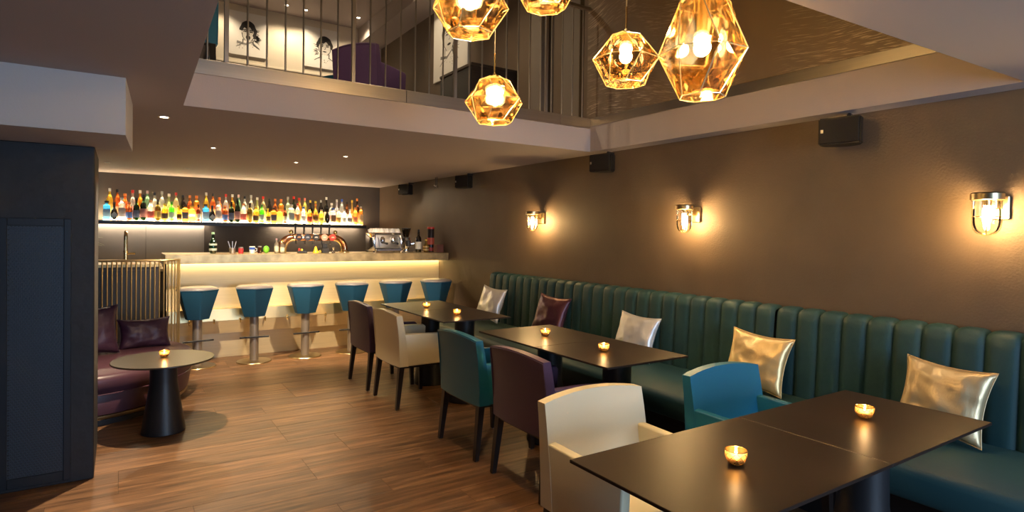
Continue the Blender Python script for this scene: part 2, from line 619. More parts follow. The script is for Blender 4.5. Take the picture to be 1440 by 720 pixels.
# ---------------------------------------------------------------- downlights
def downlight(x, y, z, label, energy=0, target=None, angle=70, blend=0.4, color=WARM2, r=0.035, group=None, size=0.03, lens=None):
    t = thing('ceiling_downlight', label, 'downlight', (x, y, z), 0, group)
    obj('trim_ring', lathe(new_bm(), [(r * 0.72, 0.0), (r * 0.72, -0.004), (r, -0.004), (r * 1.02, 0.0)], 20), M_steel, t)
    obj('lens', lathe(new_bm(), [(0, -0.0015), (r * 0.7, -0.0015), (r * 0.7, 0.0)], 20), lens or E_down, t)
    if energy:
        lamp('downlight_lamp', 'SPOT', (x, y, z - 0.012), energy, color, target or (x, y, 0), spot_size=R(angle), spot_blend=blend, shadow_soft_size=size)
    return t


downlight(0.24, 4.52, ZC, 'round recessed downlight in the lower ceiling above the round bistro table', 170, (0.28, 4.62, 0), 88, 0.55, size=0.015)
G1 = 'small recessed bar downlights'
for (x, y), nth in zip(((-0.12, 8.07), (0.68, 8.2), (1.52, 8.3), (2.34, 8.4), (3.15, 8.45)), ('fifth', 'fourth', 'third', 'second', 'first')):
    downlight(x, y, ZC, nth + ' small dark recessed downlight behind the bar, counted from the brown side wall', 16, (x, 7.45, 1.1), 100, 0.6, r=0.028, group=G1, lens=M_black)
for x, y, e, txt, aim, ang in ((0.70, 5.95, 165, 'tiny bright recessed downlight in the lower ceiling above the sofa end', (0.95, 7.28, 0.25), 72),
                               (1.845, 5.78, 190, 'flat pale recessed downlight in the lower ceiling above the aisle beside the far tables', (2.45, 7.28, 0.25), 72),
                               (1.58, 6.63, 22, 'tiny recessed downlight in the lower ceiling in front of the bar stools', (1.6, 7.2, 0.0), 110)):
    downlight(x, y, ZC, txt, e, aim, ang, 0.6, r=0.026, size=0.025)
# out of the picture: spots in the ceiling near the camera and over the opening
G2 = 'downlights of the upper ceiling over the opening'
for (x, y, e) in ((1.2, 2.7, 60), (1.2, 1.7, 45), (2.5, 3.2, 60), (2.6, 1.9, 50)):
    downlight(x, y, ZU, 'recessed downlight in the upper ceiling above the opening', e, (x, y, 0), 52, 0.8, group=G2, size=0.04)
G3 = 'downlights washing the cream upper wall'
for (x, y), txt in zip(((1.15, 9.12), (2.02, 9.12), (2.30, 9.15), (3.05, 9.0)), ('beside the portrait with the wide collar', 'between the two portraits', 'before the half-hidden portrait', 'above the purple armchair')):
    downlight(x, y, ZU, 'small recessed downlight by the cream upper wall, ' + txt, 20, (x, y + 0.3, 3.6), 110, 0.6, group=G3, size=0.03)
for x, y, e in ((1.0, 5.2, 80), (2.4, 5.3, 90)):  # unseen lamps added to brighten the dark upper lounge
    downlight(x, y, ZU, 'unseen downlight added in the upper ceiling to brighten the lounge', e, (x, y, ZF), 120, 0.7, group='added downlights above the upper lounge', size=0.04)
downlight(2.6, 6.9, ZU, 'unseen downlight added in the upper ceiling to brighten the large portrait', 45, (3.62, 7.0, 3.95), 70, 0.7, size=0.04)  # extra unseen spot, added so the large portrait looks whiter

# ---------------------------------------------------------------- banquette
def banquette(name, y0, nch, pitch, label):
    y1 = y0 + nch * pitch
    t = thing(name, label, 'banquette', (0, y0, 0), 0, None)
    L = y1 - y0
    obj('plinth', bx(new_bm(), 2.98, 3.55, 0.01, L - 0.01, 0, 0.30), M_black, t, 0)
    bm = new_bm()
    prof = [(2.83, 0.30), (2.805, 0.315), (2.80, 0.35), (2.80, 0.41), (2.815, 0.437), (2.85, 0.447), (3.1, 0.450), (3.35, 0.446), (3.53, 0.44), (3.53, 0.30)]
    rows = []
    for yy in (0.004, 0.012, L - 0.012, L - 0.004):
        s = 0.006 if yy in (0.004, L - 0.004) else 0.0
        rows.append([bm.verts.new((px + (s if px < 3 else -s), yy, pz - (s if pz > 0.36 else -s))) for px, pz in prof])
    n = len(prof)
    for a, b in zip(rows[:-1], rows[1:]):
        for k in range(n):
            bm.faces.new((a[k], a[(k + 1) % n], b[(k + 1) % n], b[k]))
    bm.faces.new(rows[0])
    bm.faces.new(list(reversed(rows[-1])))
    obj('seat_cushion', bm, M_banq, t, 50)
    obj('back_board', bx(new_bm(), 3.545, W - 0.002, 0.003, L - 0.003, 0.30, 0.955), M_black, t, 0)
    # one channel of the back, copied along
    bm = new_bm()
    path = [(3.475, 0.40), (3.478, 0.50), (3.486, 0.65), (3.495, 0.80), (3.502, 0.90), (3.510, 0.945), (3.528, 0.966), (3.56, 0.975), (3.612, 0.975)]
    nu = 8
    grid = []
    for i, (px, pz) in enumerate(path):
        pa, pb = path[max(i - 1, 0)], path[min(i + 1, len(path) - 1)]
        tx, tz = pb[0] - pa[0], pb[1] - pa[1]
        ln = math.hypot(tx, tz)
        nx, nz = -tz / ln, tx / ln
        row = []
        for j in range(nu + 1):
            u = -1 + 2 * j / nu
            bul = 0.020 * (1 - abs(u) ** 4.5) - 0.016
            row.append(bm.verts.new((px + nx * bul, (u + 1) / 2 * pitch, pz + nz * bul)))
        grid.append(row)
    back = [[bm.verts.new((3.55, (j / nu) * pitch, 0.40)), bm.verts.new((3.612, (j / nu) * pitch, 0.90))] for j in (0, nu)]
    for a, b in zip(grid[:-1], grid[1:]):
        for j in range(nu):
            bm.faces.new((a[j], b[j], b[j + 1], a[j + 1]))
    me = to_mesh('channel', bm, M_banq, 60)
    for k in range(nch):
        o = bpy.data.objects.new('channel', me)
        COL.objects.link(o)
        o.parent = t
        o.location = (0, k * pitch, 0)
    return t


banquette('banquette', 2.255, 26, 0.1355, 'long petrol green channel-backed banquette holding the silver and plum cushions')
banquette('banquette', 0.59, 12, 0.1375, 'petrol green channel-backed banquette behind the table with two wide tops')

# ---------------------------------------------------------------- cushions
def cushion(name, w, h, t, mat, loc, rot, label, seed=0, group=None):
    rg = random.Random(seed)
    off = Vector((seed * 3.7, seed * 1.3, 0))
    n = 28
    bm = new_bm()

    def pt(i, j, side):
        u, v = -1 + 2 * i / n, -1 + 2 * j / n
        x = w / 2 * u * (1 - 0.12 * (1 - v * v) * abs(u))
        y = h / 2 * v * (1 - 0.12 * (1 - u * u) * abs(v))
        e = max(0.0, (1 - u * u)) * max(0.0, (1 - v * v))
        z = t / 2 * e ** 0.42
        p = Vector((u * 2.2, v * 2.2, side * 5)) + off
        edge = 1 - min(1, e * 2.5)
        z += (noise.noise(p * 1.0) * 0.014 + noise.noise(p * 2.3) * 0.005 + noise.noise(Vector((p.x * 6, p.y * 2, p.z))) * 0.009 * edge) * (e ** 0.3)
        return (x, y, side * max(z, 0.0015))
    g = {}
    for side in (1, -1):
        for i in range(n + 1):
            for j in range(n + 1):
                border = i in (0, n) or j in (0, n)
                key = (i, j, 0 if border else side)
                if key not in g:
                    p = pt(i, j, side)
                    g[key] = bm.verts.new((p[0], p[1], 0 if border else p[2]))

    def G(i, j, s):
        return g[(i, j, 0 if (i in (0, n) or j in (0, n)) else s)]
    for side in (1, -1):
        for i in range(n):
            for j in range(n):
                f = (G(i, j, side), G(i + 1, j, side), G(i + 1, j + 1, side), G(i, j + 1, side))
                bm.faces.new(f if side > 0 else tuple(reversed(f)))
    t_ = thing(name, label, 'cushion', loc, 0, group)
    t_.rotation_euler = rot
    obj('cover', bm, mat, t_, 80)
    loop = []
    for k in range(n):
        loop.append(pt(k, 0, 1)[:2])
    for k in range(n):
        loop.append(pt(n, k, 1)[:2])
    for k in range(n):
        loop.append(pt(n - k, n, 1)[:2])
    for k in range(n):
        loop.append(pt(0, n - k, 1)[:2])
    obj('seam', tube(new_bm(), [(a, b, 0) for a, b in loop], 0.0028, 6, True), mat, t_, 80)
    return t_


# leaning on the banquette back: local x -> world -y, local y -> up, local z -> -x (towards the room)
def lean(tilt, twist, spin=0.0):
    base = Matrix(((0, 0, -1), (-1, 0, 0), (0, 1, 0)))
    m = Matrix.Rotation(R(twist), 3, 'Z') @ Matrix.Rotation(R(tilt), 3, 'Y') @ base @ Matrix.Rotation(R(spin), 3, 'Z')
    return m.to_euler()


cushion('throw_cushion', 0.40, 0.37, 0.13, M_silver, (3.36, 5.50, 0.655), lean(18, 8, -4), 'small silver satin cushion at the far end of the banquette near the bar', 1)
cushion('throw_cushion', 0.42, 0.39, 0.13, M_plum, (3.36, 4.43, 0.655), lean(18, 6, -3), 'dark plum satin cushion leaning on the banquette back', 2)
cushion('throw_cushion', 0.40, 0.35, 0.13, M_silver, (3.36, 3.33, 0.632), lean(18, 4, -3), 'silver satin cushion on the banquette by the middle pair of tables', 3)
cushion('throw_cushion', 0.41, 0.365, 0.13, M_gold, (3.355, 2.27, 0.637), lean(18, 6, -4), 'shiny gold satin cushion behind the bright teal armchair', 4)
cushion('throw_cushion', 0.38, 0.36, 0.13, M_champ, (3.345, 1.25, 0.642), lean(18, 2, -4), 'champagne satin cushion on the banquette behind the table with two wide tops', 5)

# ---------------------------------------------------------------- armchairs
def armchair(mat, label, loc, rz, seed=0):
    """local: faces +y, rear face at y = 0"""
    t = thing('dining_armchair', label, 'armchair', loc, rz)
    HW = 0.268
    # backrest: curved slab
    bm = new_bm()
    nu, nv = 10, 5
    F, B = [], []
    zb = 0.345
    for j in range(nv + 1):
        v = j / nv
        fr, br = [], []
        for i in range(nu + 1):
            u = -1 + 2 * i / nu
            top = 0.752 + 0.024 * (1 - u * u)
            z = zb + (top - zb) * v
            hw = HW * (1 - 0.03 * (v - 0.4) ** 2)
            lean_ = -0.030 * v * v
            yb = 0.02 * u * u + lean_
            th = 0.075 - 0.028 * v
            br.append(bm.verts.new((u * hw, yb, z)))
            fr.append(bm.verts.new((u * hw, yb + th, z)))
        F.append(fr)
        B.append(br)
    for j in range(nv):
        for i in range(nu):
            bm.faces.new((F[j][i], F[j + 1][i], F[j + 1][i + 1], F[j][i + 1]))
            bm.faces.new((B[j][i], B[j][i + 1], B[j + 1][i + 1], B[j + 1][i]))
        bm.faces.new((B[j][0], B[j + 1][0], F[j + 1][0], F[j][0]))
        bm.faces.new((B[j][nu], F[j][nu], F[j + 1][nu], B[j + 1][nu]))
    for i in range(nu):
        bm.faces.new((B[nv][i], B[nv][i + 1], F[nv][i + 1], F[nv][i]))
        bm.faces.new((B[0][i], F[0][i], F[0][i + 1], B[0][i + 1]))
    es = [e for e in bm.edges if len(e.link_faces) == 2 and e.calc_face_angle(0) > R(50)]
    bmesh.ops.bevel(bm, geom=es, offset=0.011, segments=3, affect='EDGES', profile=0.5)
    obj('backrest', bm, mat, t, 45)
    # piping round the rear face
    pts = []
    for i in range(nu + 1):
        u = -1 + 2 * i / nu
        pts.append((u * (HW - 0.006), 0.02 * u * u - 0.030 - 0.0005, 0.752 + 0.024 * (1 - u * u) - 0.008))
    for v in (0.75, 0.5, 0.25, 0.03):
        top = 0.752
        pts.append((HW - 0.006, 0.02 - 0.030 * v * v - 0.0005, zb + (top - zb) * v))
    for v in (0.03, 0.25, 0.5, 0.75):
        pts.insert(0, (-(HW - 0.006), 0.02 - 0.030 * v * v - 0.0005, zb + (0.752 - zb) * v)) if v != 0.03 else None
    obj('piping', tube(new_bm(), pts, 0.0028, 6), mat, t, 80)
    # arms: closed side panels, top sloping slightly to the front
    for s in (-1, 1):
        bm = new_bm()
        x0, x1 = (HW - 0.046) * s, (HW - 0.002) * s
        sect = [(0.045, 0.345), (0.045, 0.602), (0.28, 0.598), (0.45, 0.590), (0.472, 0.574), (0.465, 0.345)]
        va = [bm.verts.new((x0, yy, z)) for yy, z in sect]
        vb = [bm.verts.new((x1, yy, z)) for yy, z in sect]
        n = len(sect)
        bm.faces.new(va)
        bm.faces.new(list(reversed(vb)))
        for k in range(n):
            bm.faces.new((va[k], vb[k], vb[(k + 1) % n], va[(k + 1) % n]))
        bmesh.ops.recalc_face_normals(bm, faces=bm.faces)
        es = [e for e in bm.edges if len(e.link_faces) == 2 and e.calc_face_angle(0) > R(40)]
        bmesh.ops.bevel(bm, geom=es, offset=0.009, segments=3, affect='EDGES', profile=0.5)
        obj('arm', bm, mat, t, 45)
    bm = new_bm()
    bx(bm, -(HW - 0.048), HW - 0.048, 0.07, 0.475, 0.35, 0.455, 0.022, 3)
    obj('seat', bm, mat, t, 45)
    obj('seat_frame', bx(new_bm(), -0.24, 0.24, 0.03, 0.45, 0.325, 0.352), M_legwood, t, 0)
    for sx in (-1, 1):
        for yy, splay in ((0.045, -0.035), (0.425, 0.01)):
            bm = new_bm()
            a, b = 0.021, 0.014
            x = sx * 0.232
            lo = [bm.verts.new((x + sx * 0.012 + dx * b, yy + splay + dy * b, 0.006)) for dx, dy in ((-1, -1), (1, -1), (1, 1), (-1, 1))]
            hi = [bm.verts.new((x + dx * a, yy + dy * a, 0.345)) for dx, dy in ((-1, -1), (1, -1), (1, 1), (-1, 1))]
            bm.faces.new(list(reversed(lo)))
            bm.faces.new(hi)
            for k in range(4):
                bm.faces.new((lo[k], lo[(k + 1) % 4], hi[(k + 1) % 4], hi[k]))
            lg = obj('leg', bm, M_legwood, t, 0)
            obj('glide', lathe(new_bm(), [(0.009, 0.0), (0.011, 0.004), (0.011, 0.007)], 10, (x + sx * 0.012, yy + splay, 0)), M_steel, lg)
    return t


FX = R(-90)      # faces +x
FN = R(180)      # faces -y
armchair(M_purple, 'purple leather armchair at the far pair of tables, closest to the bar stools', (1.835, 5.34, 0), FX)
armchair(M_cream_l, 'cream leather armchair at the far pair of tables, beside the purple one', (1.835, 4.667, 0), FX)
armchair(M_teal, 'teal leather armchair with its back to the aisle, at the middle pair of tables', (1.84, 3.424, 0), FX)
armchair(M_purple, 'dark purple leather armchair at the middle pair of tables, between teal and cream chairs', (1.84, 2.73, 0), FX)
armchair(M_cream_l, 'cream leather armchair facing the table with two wide tops', (1.662, 1.905, 0), FN)
armchair(M_teal, 'bright teal armchair between gold cushion and the table with two wide tops', (2.525, 1.915, 0), FN)
armchair(M_purple, 'purple armchair on the upper floor behind the balustrade', (1.855, 5.59, ZF), R(-59))
armchair(M_teal, 'teal armchair on the upper floor at the end of the balustrade rods', (0.325, 4.80, ZF), 0)
armchair(M_teal, 'teal armchair on the upper floor peeping out beside the purple armchair', (1.99, 6.95, ZF), R(-75))

# ---------------------------------------------------------------- tables
ZT = 0.73


def pair_table(x0, x1, y0, y1, label, px=0.06):
    cx, cy = (x0 + x1) / 2, (y0 + y1) / 2
    t = thing('bistro_table', label, 'table', (cx, cy, 0))
    hx, hy = (x1 - x0) / 2 - 0.001, (y1 - y0) / 2 - 0.001
    obj('tabletop', bx(new_bm(), -hx, hx, -hy, hy, ZT - 0.011, ZT, 0.0015, 1), M_tabletop, t, 0)
    obj('pedestal', lathe(new_bm(), [(0.150, 0.0), (0.153, 0.008), (0.150, 0.02), (0.115, 0.22), (0.088, 0.42), (0.085, 0.56), (0.085, ZT - 0.028)], 28, (px, 0, 0)), M_black, t)
    obj('mounting_plate', lathe(new_bm(), [(0.19, ZT - 0.028), (0.19, ZT - 0.011)], 24, (px, 0, 0)), M_black, t)
    return t


pair_table(2.085, 2.705, 4.78, 5.43, 'square black bistro table beside the purple chair nearest the bar')
pair_table(2.085, 2.705, 4.10, 4.779, 'square black bistro table in front of the aisle-side cream armchair')
pair_table(2.11, 2.735, 2.932, 3.61, 'square black bistro table in front of the aisle-side teal armchair')
pair_table(2.11, 2.735, 2.285, 2.931, 'square black bistro table in front of the dark purple aisle-side armchair')
pair_table(1.152, 1.9765, 0.865, 1.413, 'wide black bistro table in front of the cream armchair that faces it', 0.0)
pair_table(1.9775, 2.757, 0.865, 1.413, 'wide black bistro table beside the banquette with the champagne cushion', 0.0)

rt = thing('round_table', 'round dark bistro table on a black cone pedestal beside the sofa', 'table', (0.262, 4.80, 0))
obj('tabletop', lathe(new_bm(), [(0, 0.498), (0.312, 0.498), (0.316, 0.502), (0.316, 0.506), (0.314, 0.510), (0, 0.510)], 64), principled('bronze_laminate', (0.024, 0.018, 0.012), 0.34), rt)
obj('pedestal', lathe(new_bm(), [(0.134, 0.0), (0.138, 0.006), (0.136, 0.02), (0.088, 0.33), (0.086, 0.36), (0.086, 0.498)], 40), M_black, rt)

# ---------------------------------------------------------------- candles
def votive(x, y, z, label, s=1.0):
    t = thing('votive_candle', label, 'candle', (x, y, z))
    obj('cup', lathe(new_bm(), [(0.014 * s, 0.0), (0.022 * s, 0.004), (0.029 * s, 0.016), (0.032 * s, 0.032), (0.0325 * s, 0.043), (0.0305 * s, 0.043), (0.029 * s, 0.032), (0.026 * s, 0.018), (0.018 * s, 0.008), (0, 0.006)], 20), G_votive, t)
    rim = obj('rim', tube(new_bm(), [(0.032 * s * math.cos(a * math.pi / 10), 0.032 * s * math.sin(a * math.pi / 10), 0.0435) for a in range(20)], 0.0016, 6, True), M_polbrass, t)
    # raised lozenge net on the cup
    bm = new_bm()
    for k in range(9):
        for d in (-1, 1):
            pts = []
            for q in range(6):
                f = q / 5
                a = 2 * math.pi * (k + d * f * 1.4) / 9
                zz = 0.006 + f * 0.034
                rr = (0.0235 + 0.0095 * min(1, f * 1.6)) * s
                pts.append((rr * math.cos(a), rr * math.sin(a), zz))
            tube(bm, pts, 0.0008, 4)
    obj('lozenge_relief', bm, M_polbrass, t)
    obj('wax', lathe(new_bm(), [(0, 0.009), (0.0175 * s, 0.010), (0.025 * s, 0.019), (0.026 * s, 0.024), (0, 0.0235)], 16), M_wax, t)
    obj('flame', lathe(new_bm(), [(0, 0.026), (0.0035, 0.030), (0.0042, 0.034), (0.002, 0.042), (0, 0.048)], 8), E_flame, t)
    lamp('candle_light', 'POINT', (x, y, z + 0.052), 0.35, (1.0, 0.6, 0.25), shadow_soft_size=0.008)
    return t


votive(2.335, 4.94, ZT, 'lit amber votive candle on the table closest to the bar')
votive(2.36, 4.40, ZT, 'lit amber votive candle on the table by the aisle-side cream armchair')
votive(2.41, 3.23, ZT, 'lit amber votive candle on the table by the aisle-side teal armchair')
votive(2.395, 2.63, ZT, 'lit amber votive candle on the table by the dark purple armchair')
votive(1.562, 1.12, ZT, 'lit amber votive candle on the table top before the facing cream armchair')
votive(2.391, 1.15, ZT, 'lit amber votive candle on the wide table top near the champagne cushion')
votive(0.268, 4.86, 0.510, 'lit amber votive candle on the round bistro table')

# ---------------------------------------------------------------- bar counter
BX0 = 0.386
wt = thing('bar_worktop', 'long patinated pewter worktop of the bar', 'worktop', (BX0, 7.0, 0))
LB = W - BX0 - 0.002
obj('slab', bx(new_bm(), 0, LB, 0, 0.62, 1.055, 1.152, 0.004, 1), M_pewter, wt, 0)
bf = thing('bar_counter', 'pale brass bar front with polished ledge and bag hooks', 'bar', (BX0, 7.0, 0))
obj('carcass', bx(new_bm(), 0.03, LB, 0.30, 0.60, 0.0, 1.055), M_darkwood, bf, 0)
obj('upper_panel', bx(new_bm(), 0.03, LB, 0.28, 0.30, 0.50, 1.055), M_barpanel, bf, 0)
obj('lower_panel', bx(new_bm(), 0.03, LB, 0.27, 0.30, 0.0, 0.30), M_barpanel, bf, 0)


def xprism(bm, sect, x0, x1):
    a = [bm.verts.new((x0, y, z)) for y, z in sect]
    b = [bm.verts.new((x1, y, z)) for y, z in sect]
    n = len(sect)
    bm.faces.new(a)
    bm.faces.new(list(reversed(b)))
    for k in range(n):
        bm.faces.new((a[k], b[k], b[(k + 1) % n], a[(k + 1) % n]))
    return bm


obj('ledge', xprism(new_bm(), [(0.28, 0.545), (0.185, 0.545), (0.165, 0.42), (0.28, 0.42)], 0.03, LB), M_ledge, bf, 0)
obj('sloped_band', xprism(new_bm(), [(0.167, 0.419), (0.205, 0.275), (0.275, 0.275), (0.275, 0.419)], 0.03, LB), M_barpanel, bf, 0)
for hx in (0.62, 0.86, 1.12, 1.38, 1.62, 2.06, 2.34, 2.62, 2.9, 3.2):
    x = hx - BX0
    bm = new_bm()
    tube(bm, [(x, 0.165, 0.432), (x, 0.142, 0.430), (x, 0.136, 0.418), (x, 0.146, 0.404), (x, 0.136, 0.395)], 0.0065, 6)
    sph(bm, (x, 0.142, 0.434), 0.010, 8, 6)
    obj('bag_hook', bm, M_polbrass, bf)
obj('led_strip', bx(new_bm(), 0.04, LB - 0.002, 0.225, 0.275, 1.046, 1.055), E_led, bf, 0)
ba = thing('bar_side_cabinet', 'dark return cabinet of the bar behind the brass rod screen', 'cabinet', (-1.1, 7.0, 0))
obj('body', bx(new_bm(), 0, 1.44, 0.0, 0.70, 0.0, 1.03), M_darkwood, ba, 0)
obj('door', bx(new_bm(), 0.03, 0.70, -0.015, 0.0, 0.08, 1.0, 0.002, 1), M_black, ba, 0)
obj('door', bx(new_bm(), 0.73, 1.40, -0.015, 0.0, 0.08, 1.0, 0.002, 1), M_black, ba, 0)
obj('countertop', bx(new_bm(), -0.01, 1.46, -0.02, 0.72, 1.03, 1.06, 0.003, 1), M_pewter, ba, 0)

tp = thing('bar_tap', 'tall slim brass swan-neck tap behind the rod screen', 'tap', (0.055, 7.5, 1.06))
obj('base', lathe(new_bm(), [(0.028, 0), (0.028, 0.012), (0.02, 0.018), (0.018, 0.10), (0.022, 0.105), (0.022, 0.12), (0.015, 0.125)], 14), M_polbrass, tp)
pts = [(0, 0, 0.12), (0, 0, 0.27)] + [(0, -0.035 + 0.035 * math.cos(a), 0.27 + 0.045 * math.sin(a)) for a in [k * math.pi / 8 for k in range(1, 9)]] + [(0, -0.07, 0.235)]
obj('spout', tube(new_bm(), pts, 0.017, 10), M_polbrass, tp)
obj('lever', tube(new_bm(), [(0.015, 0, 0.085), (0.04, -0.005, 0.09), (0.085, -0.01, 0.088)], [0.012, 0.009, 0.010], 8), M_polbrass, tp)

# ---------------------------------------------------------------- bar stools
def stool(x, y, rz, label):
    t = thing('bar_stool', label, 'bar stool', (x, y, 0), rz, 'petrol blue bar stools in a row at the bar')
    obj('base_plate', lathe(new_bm(), [(0.175, 0.0), (0.176, 0.006), (0.172, 0.011), (0.05, 0.016), (0, 0.016)], 40), M_brass, t)
    obj('column', lathe(new_bm(), [(0.045, 0.014), (0.045, 0.50)], 20), M_stoolpole, t)
    obj('foot_rest', bx(new_bm(), -0.145, 0.145, -0.058, -0.038, 0.262, 0.278, 0.003, 1), M_black, t, 0)
    bm = new_bm()
    n = 6

    def ring(r, z, rot=R(30), k=0.86):
        return [bm.verts.new((r * math.cos(2 * math.pi * i / n + rot), r * k * math.sin(2 * math.pi * i / n + rot) , z)) for i in range(n)]
    rings = [ring(0.118, 0.492), ring(0.122, 0.50), ring(0.205, 0.775), ring(0.206, 0.79)]
    bm.faces.new(list(reversed(rings[0])))
    for a, b in zip(rings[:-1], rings[1:]):
        for i in range(n):
            bm.faces.new((a[i], a[(i + 1) % n], b[(i + 1) % n], b[i]))
    bm.faces.new(rings[-1])
    es = [e for e in bm.edges if abs(e.verts[0].co.z - e.verts[1].co.z) > 0.1]
    bmesh.ops.bevel(bm, geom=es, offset=0.012, segments=2, affect='EDGES', profile=0.5)
    sb = obj('seat_body', bm, M_stoolfab, t, 25)
    bm = new_bm()
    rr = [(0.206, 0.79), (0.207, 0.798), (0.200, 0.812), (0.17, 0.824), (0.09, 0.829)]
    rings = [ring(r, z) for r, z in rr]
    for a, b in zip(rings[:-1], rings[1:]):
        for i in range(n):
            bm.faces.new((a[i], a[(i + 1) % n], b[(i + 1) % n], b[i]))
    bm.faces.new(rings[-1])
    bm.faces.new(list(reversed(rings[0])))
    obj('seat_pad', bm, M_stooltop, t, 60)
    sm = [((0.2065) * math.cos(2 * math.pi * i / n + R(30)), 0.2065 * 0.86 * math.sin(2 * math.pi * i / n + R(30)), 0.791) for i in range(n)]
    obj('piping', tube(new_bm(), sm, 0.004, 6, True), M_stoolfab, t)
    return t


for i, (x, txt) in enumerate(((0.672, 'petrol blue bar stool closest to the brass rod screen'), (1.215, 'second petrol blue bar stool from the brass rod screen'), (1.756, 'third petrol blue bar stool from the brass rod screen'), (2.28, 'third petrol blue bar stool from the brown side wall'), (2.835, 'second petrol blue bar stool from the brown side wall'), (3.375, 'petrol blue bar stool closest to the brown side wall'))):
    stool(x, 6.885 - 0.02 * (i % 2), R((8, -6, 4, -10, 6, -4)[i]), txt)

# ---------------------------------------------------------------- brass rod screen and sofa
sc_ = thing('rod_screen', 'curved screen of slim upright brass rods behind the sofa', 'screen')
path = []
for k in range(40):
    path.append((-1.13 + k * 0.037, 6.50))
cx_, cy_, rr_ = path[-1][0], 6.50 + 0.18, 0.18
for k in range(1, 16):
    a = -math.pi / 2 + k * (math.pi / 2) / 15
    path.append((cx_ + rr_ * math.cos(a), cy_ + rr_ * math.sin(a)))
full = [(x, y, 1.118) for x, y in path]
obj('top_rail', tube(new_bm(), full, 0.011, 8), M_ledge, sc_)
obj('bottom_rail', tube(new_bm(), [(x, y, 0.012) for x, y, z in full], 0.011, 8), M_polbrass, sc_)
rod_me = to_mesh('rod', lathe(new_bm(), [(0.0065, 0.012), (0.0065, 1.118)], 8), M_ledge)
acc = 0.0
prev = path[0]
step = 0.036
for p in path:
    d = math.hypot(p[0] - prev[0], p[1] - prev[1])
    acc += d
    prev = p
    if acc >= step and p[0] > -0.75:
        acc = 0.0
        o = bpy.data.objects.new('rod', rod_me)
        COL.objects.link(o)
        o.parent = sc_
        o.location = (p[0], p[1], 0)

so = thing('curved_sofa', 'low rounded aubergine sofa with brass trim at its foot', 'sofa', (-0.335, 5.92, 0))


def d_outline(r, back=0.66, n=40):
    pts = []
    a0 = math.asin(min(0.999, back / r))
    for k in range(n + 1):
        a = math.pi - a0 * 1.0 + (math.pi + 2 * a0) * k / n - 0.0
        pts.append((r * math.cos(a) * 1.0, r * math.sin(a)))
    return pts


def d_loft(name, secs, mat, parent, sm=50):
    bm = new_bm()
    rings = []
    for r, z, back in secs:
        rings.append([bm.verts.new((x, y, z)) for x, y in d_outline(r, back)])
    n = len(rings[0])
    for a, b in zip(rings[:-1], rings[1:]):
        for k in range(n):
            bm.faces.new((a[k], a[(k + 1) % n], b[(k + 1) % n], b[k]))
    bm.faces.new(list(reversed(rings[0])))
    bm.faces.new(rings[-1])
    return obj(name, bm, mat, parent, sm)


d_loft('plinth', [(0.80, 0.0, 0.48), (0.80, 0.05, 0.48)], M_black, so)
d_loft('brass_trim', [(0.835, 0.05, 0.50), (0.838, 0.053, 0.50), (0.838, 0.077, 0.50), (0.83, 0.08, 0.50)], M_brass, so)
d_loft('base', [(0.825, 0.08, 0.50), (0.84, 0.085, 0.505), (0.865, 0.225, 0.505), (0.86, 0.235, 0.505)], M_sofafab, so)
d_loft('seat_cushion', [(0.86, 0.235, 0.505), (0.873, 0.245, 0.51), (0.885, 0.33, 0.51), (0.876, 0.362, 0.51), (0.845, 0.376, 0.505), (0.5, 0.385, 0.4)], M_sofafab, so)
ring = [(x, y, 0.236) for x, y in d_outline(0.871, 0.505)]
obj('piping', tube(new_bm(), ring, 0.005, 6, True), M_sofafab, so)
bm = new_bm()
pts_o, pts_i = [], []
for k in range(25):
    a = math.pi * 0.5 + math.pi * 0.62 * k / 24
    pts_o.append((0.80 * math.cos(a) - 0.06, min(0.50, 0.80 * math.sin(a))))
    pts_i.append((0.64 * math.cos(a) - 0.06, min(0.38, 0.64 * math.sin(a))))
prism(bm, pts_o + list(reversed(pts_i)), 0.375, 0.72)
bmesh.ops.recalc_face_normals(bm, faces=bm.faces)
obj('backrest', bm, M_sofafab, so, 45)
cushion('sofa_cushion', 0.40, 0.27, 0.13, M_purplesatin, (0.185, 6.10, 0.50), Matrix.Rotation(R(-6), 3, 'Z').to_4x4().to_euler() if False else (R(76), 0, R(8)), 'wide aubergine satin cushion on the sofa against the brass rods', 7)
cushion('sofa_cushion', 0.40, 0.40, 0.14, M_purplesatin, (-0.20, 5.86, 0.585), (R(78), 0, R(12)), 'tall aubergine satin cushion on the sofa, half behind the column', 8)

# ---------------------------------------------------------------- lit bottle shelf
sh = thing('bottle_shelf', 'long black wall shelf with lit glass top for bottles', 'shelf', (0, 9.52, 0))
obj('board', bx(new_bm(), -0.30, 3.29, -0.285, -0.001, 1.490, 1.511, 0.002, 1), M_black, sh, 0)
obj('front_lip', bx(new_bm(), -0.30, 3.29, -0.30, -0.285, 1.466, 1.5155), M_black, sh, 0)
obj('glow_plate', bx(new_bm(), -0.29, 3.275, -0.284, -0.03, 1.511, 1.5155), E_shelf, sh, 0)
obj('under_light', bx(new_bm(), -0.29, 1.04, -0.10, -0.04, 1.484, 1.490), E_under, sh, 0)
obj('under_light', bx(new_bm(), 1.9, 3.25, -0.10, -0.04, 1.484, 1.490), E_under, sh, 0)
for a, b, txt in ((-0.60, 0.294, 'pale grey-brown wall panel under the bottle shelf, behind the tap'), (0.298, 1.005, 'pale grey-brown wall panel under the bottle shelf, beside the darker wall')):
    pn = thing('wall_panel', txt, 'panel', (0, 9.52, 0))
    obj('sheet', bx(new_bm(), a, b, -0.03, -0.001, 0.9, 1.478, 0.002, 1), principled('grey_brown_laminate', (0.21, 0.18, 0.155), 0.45), pn, 0)
bk = thing('back_bar_counter', 'low dark back-bar counter under the bottle shelf', 'cabinet', (0, 9.52, 0))
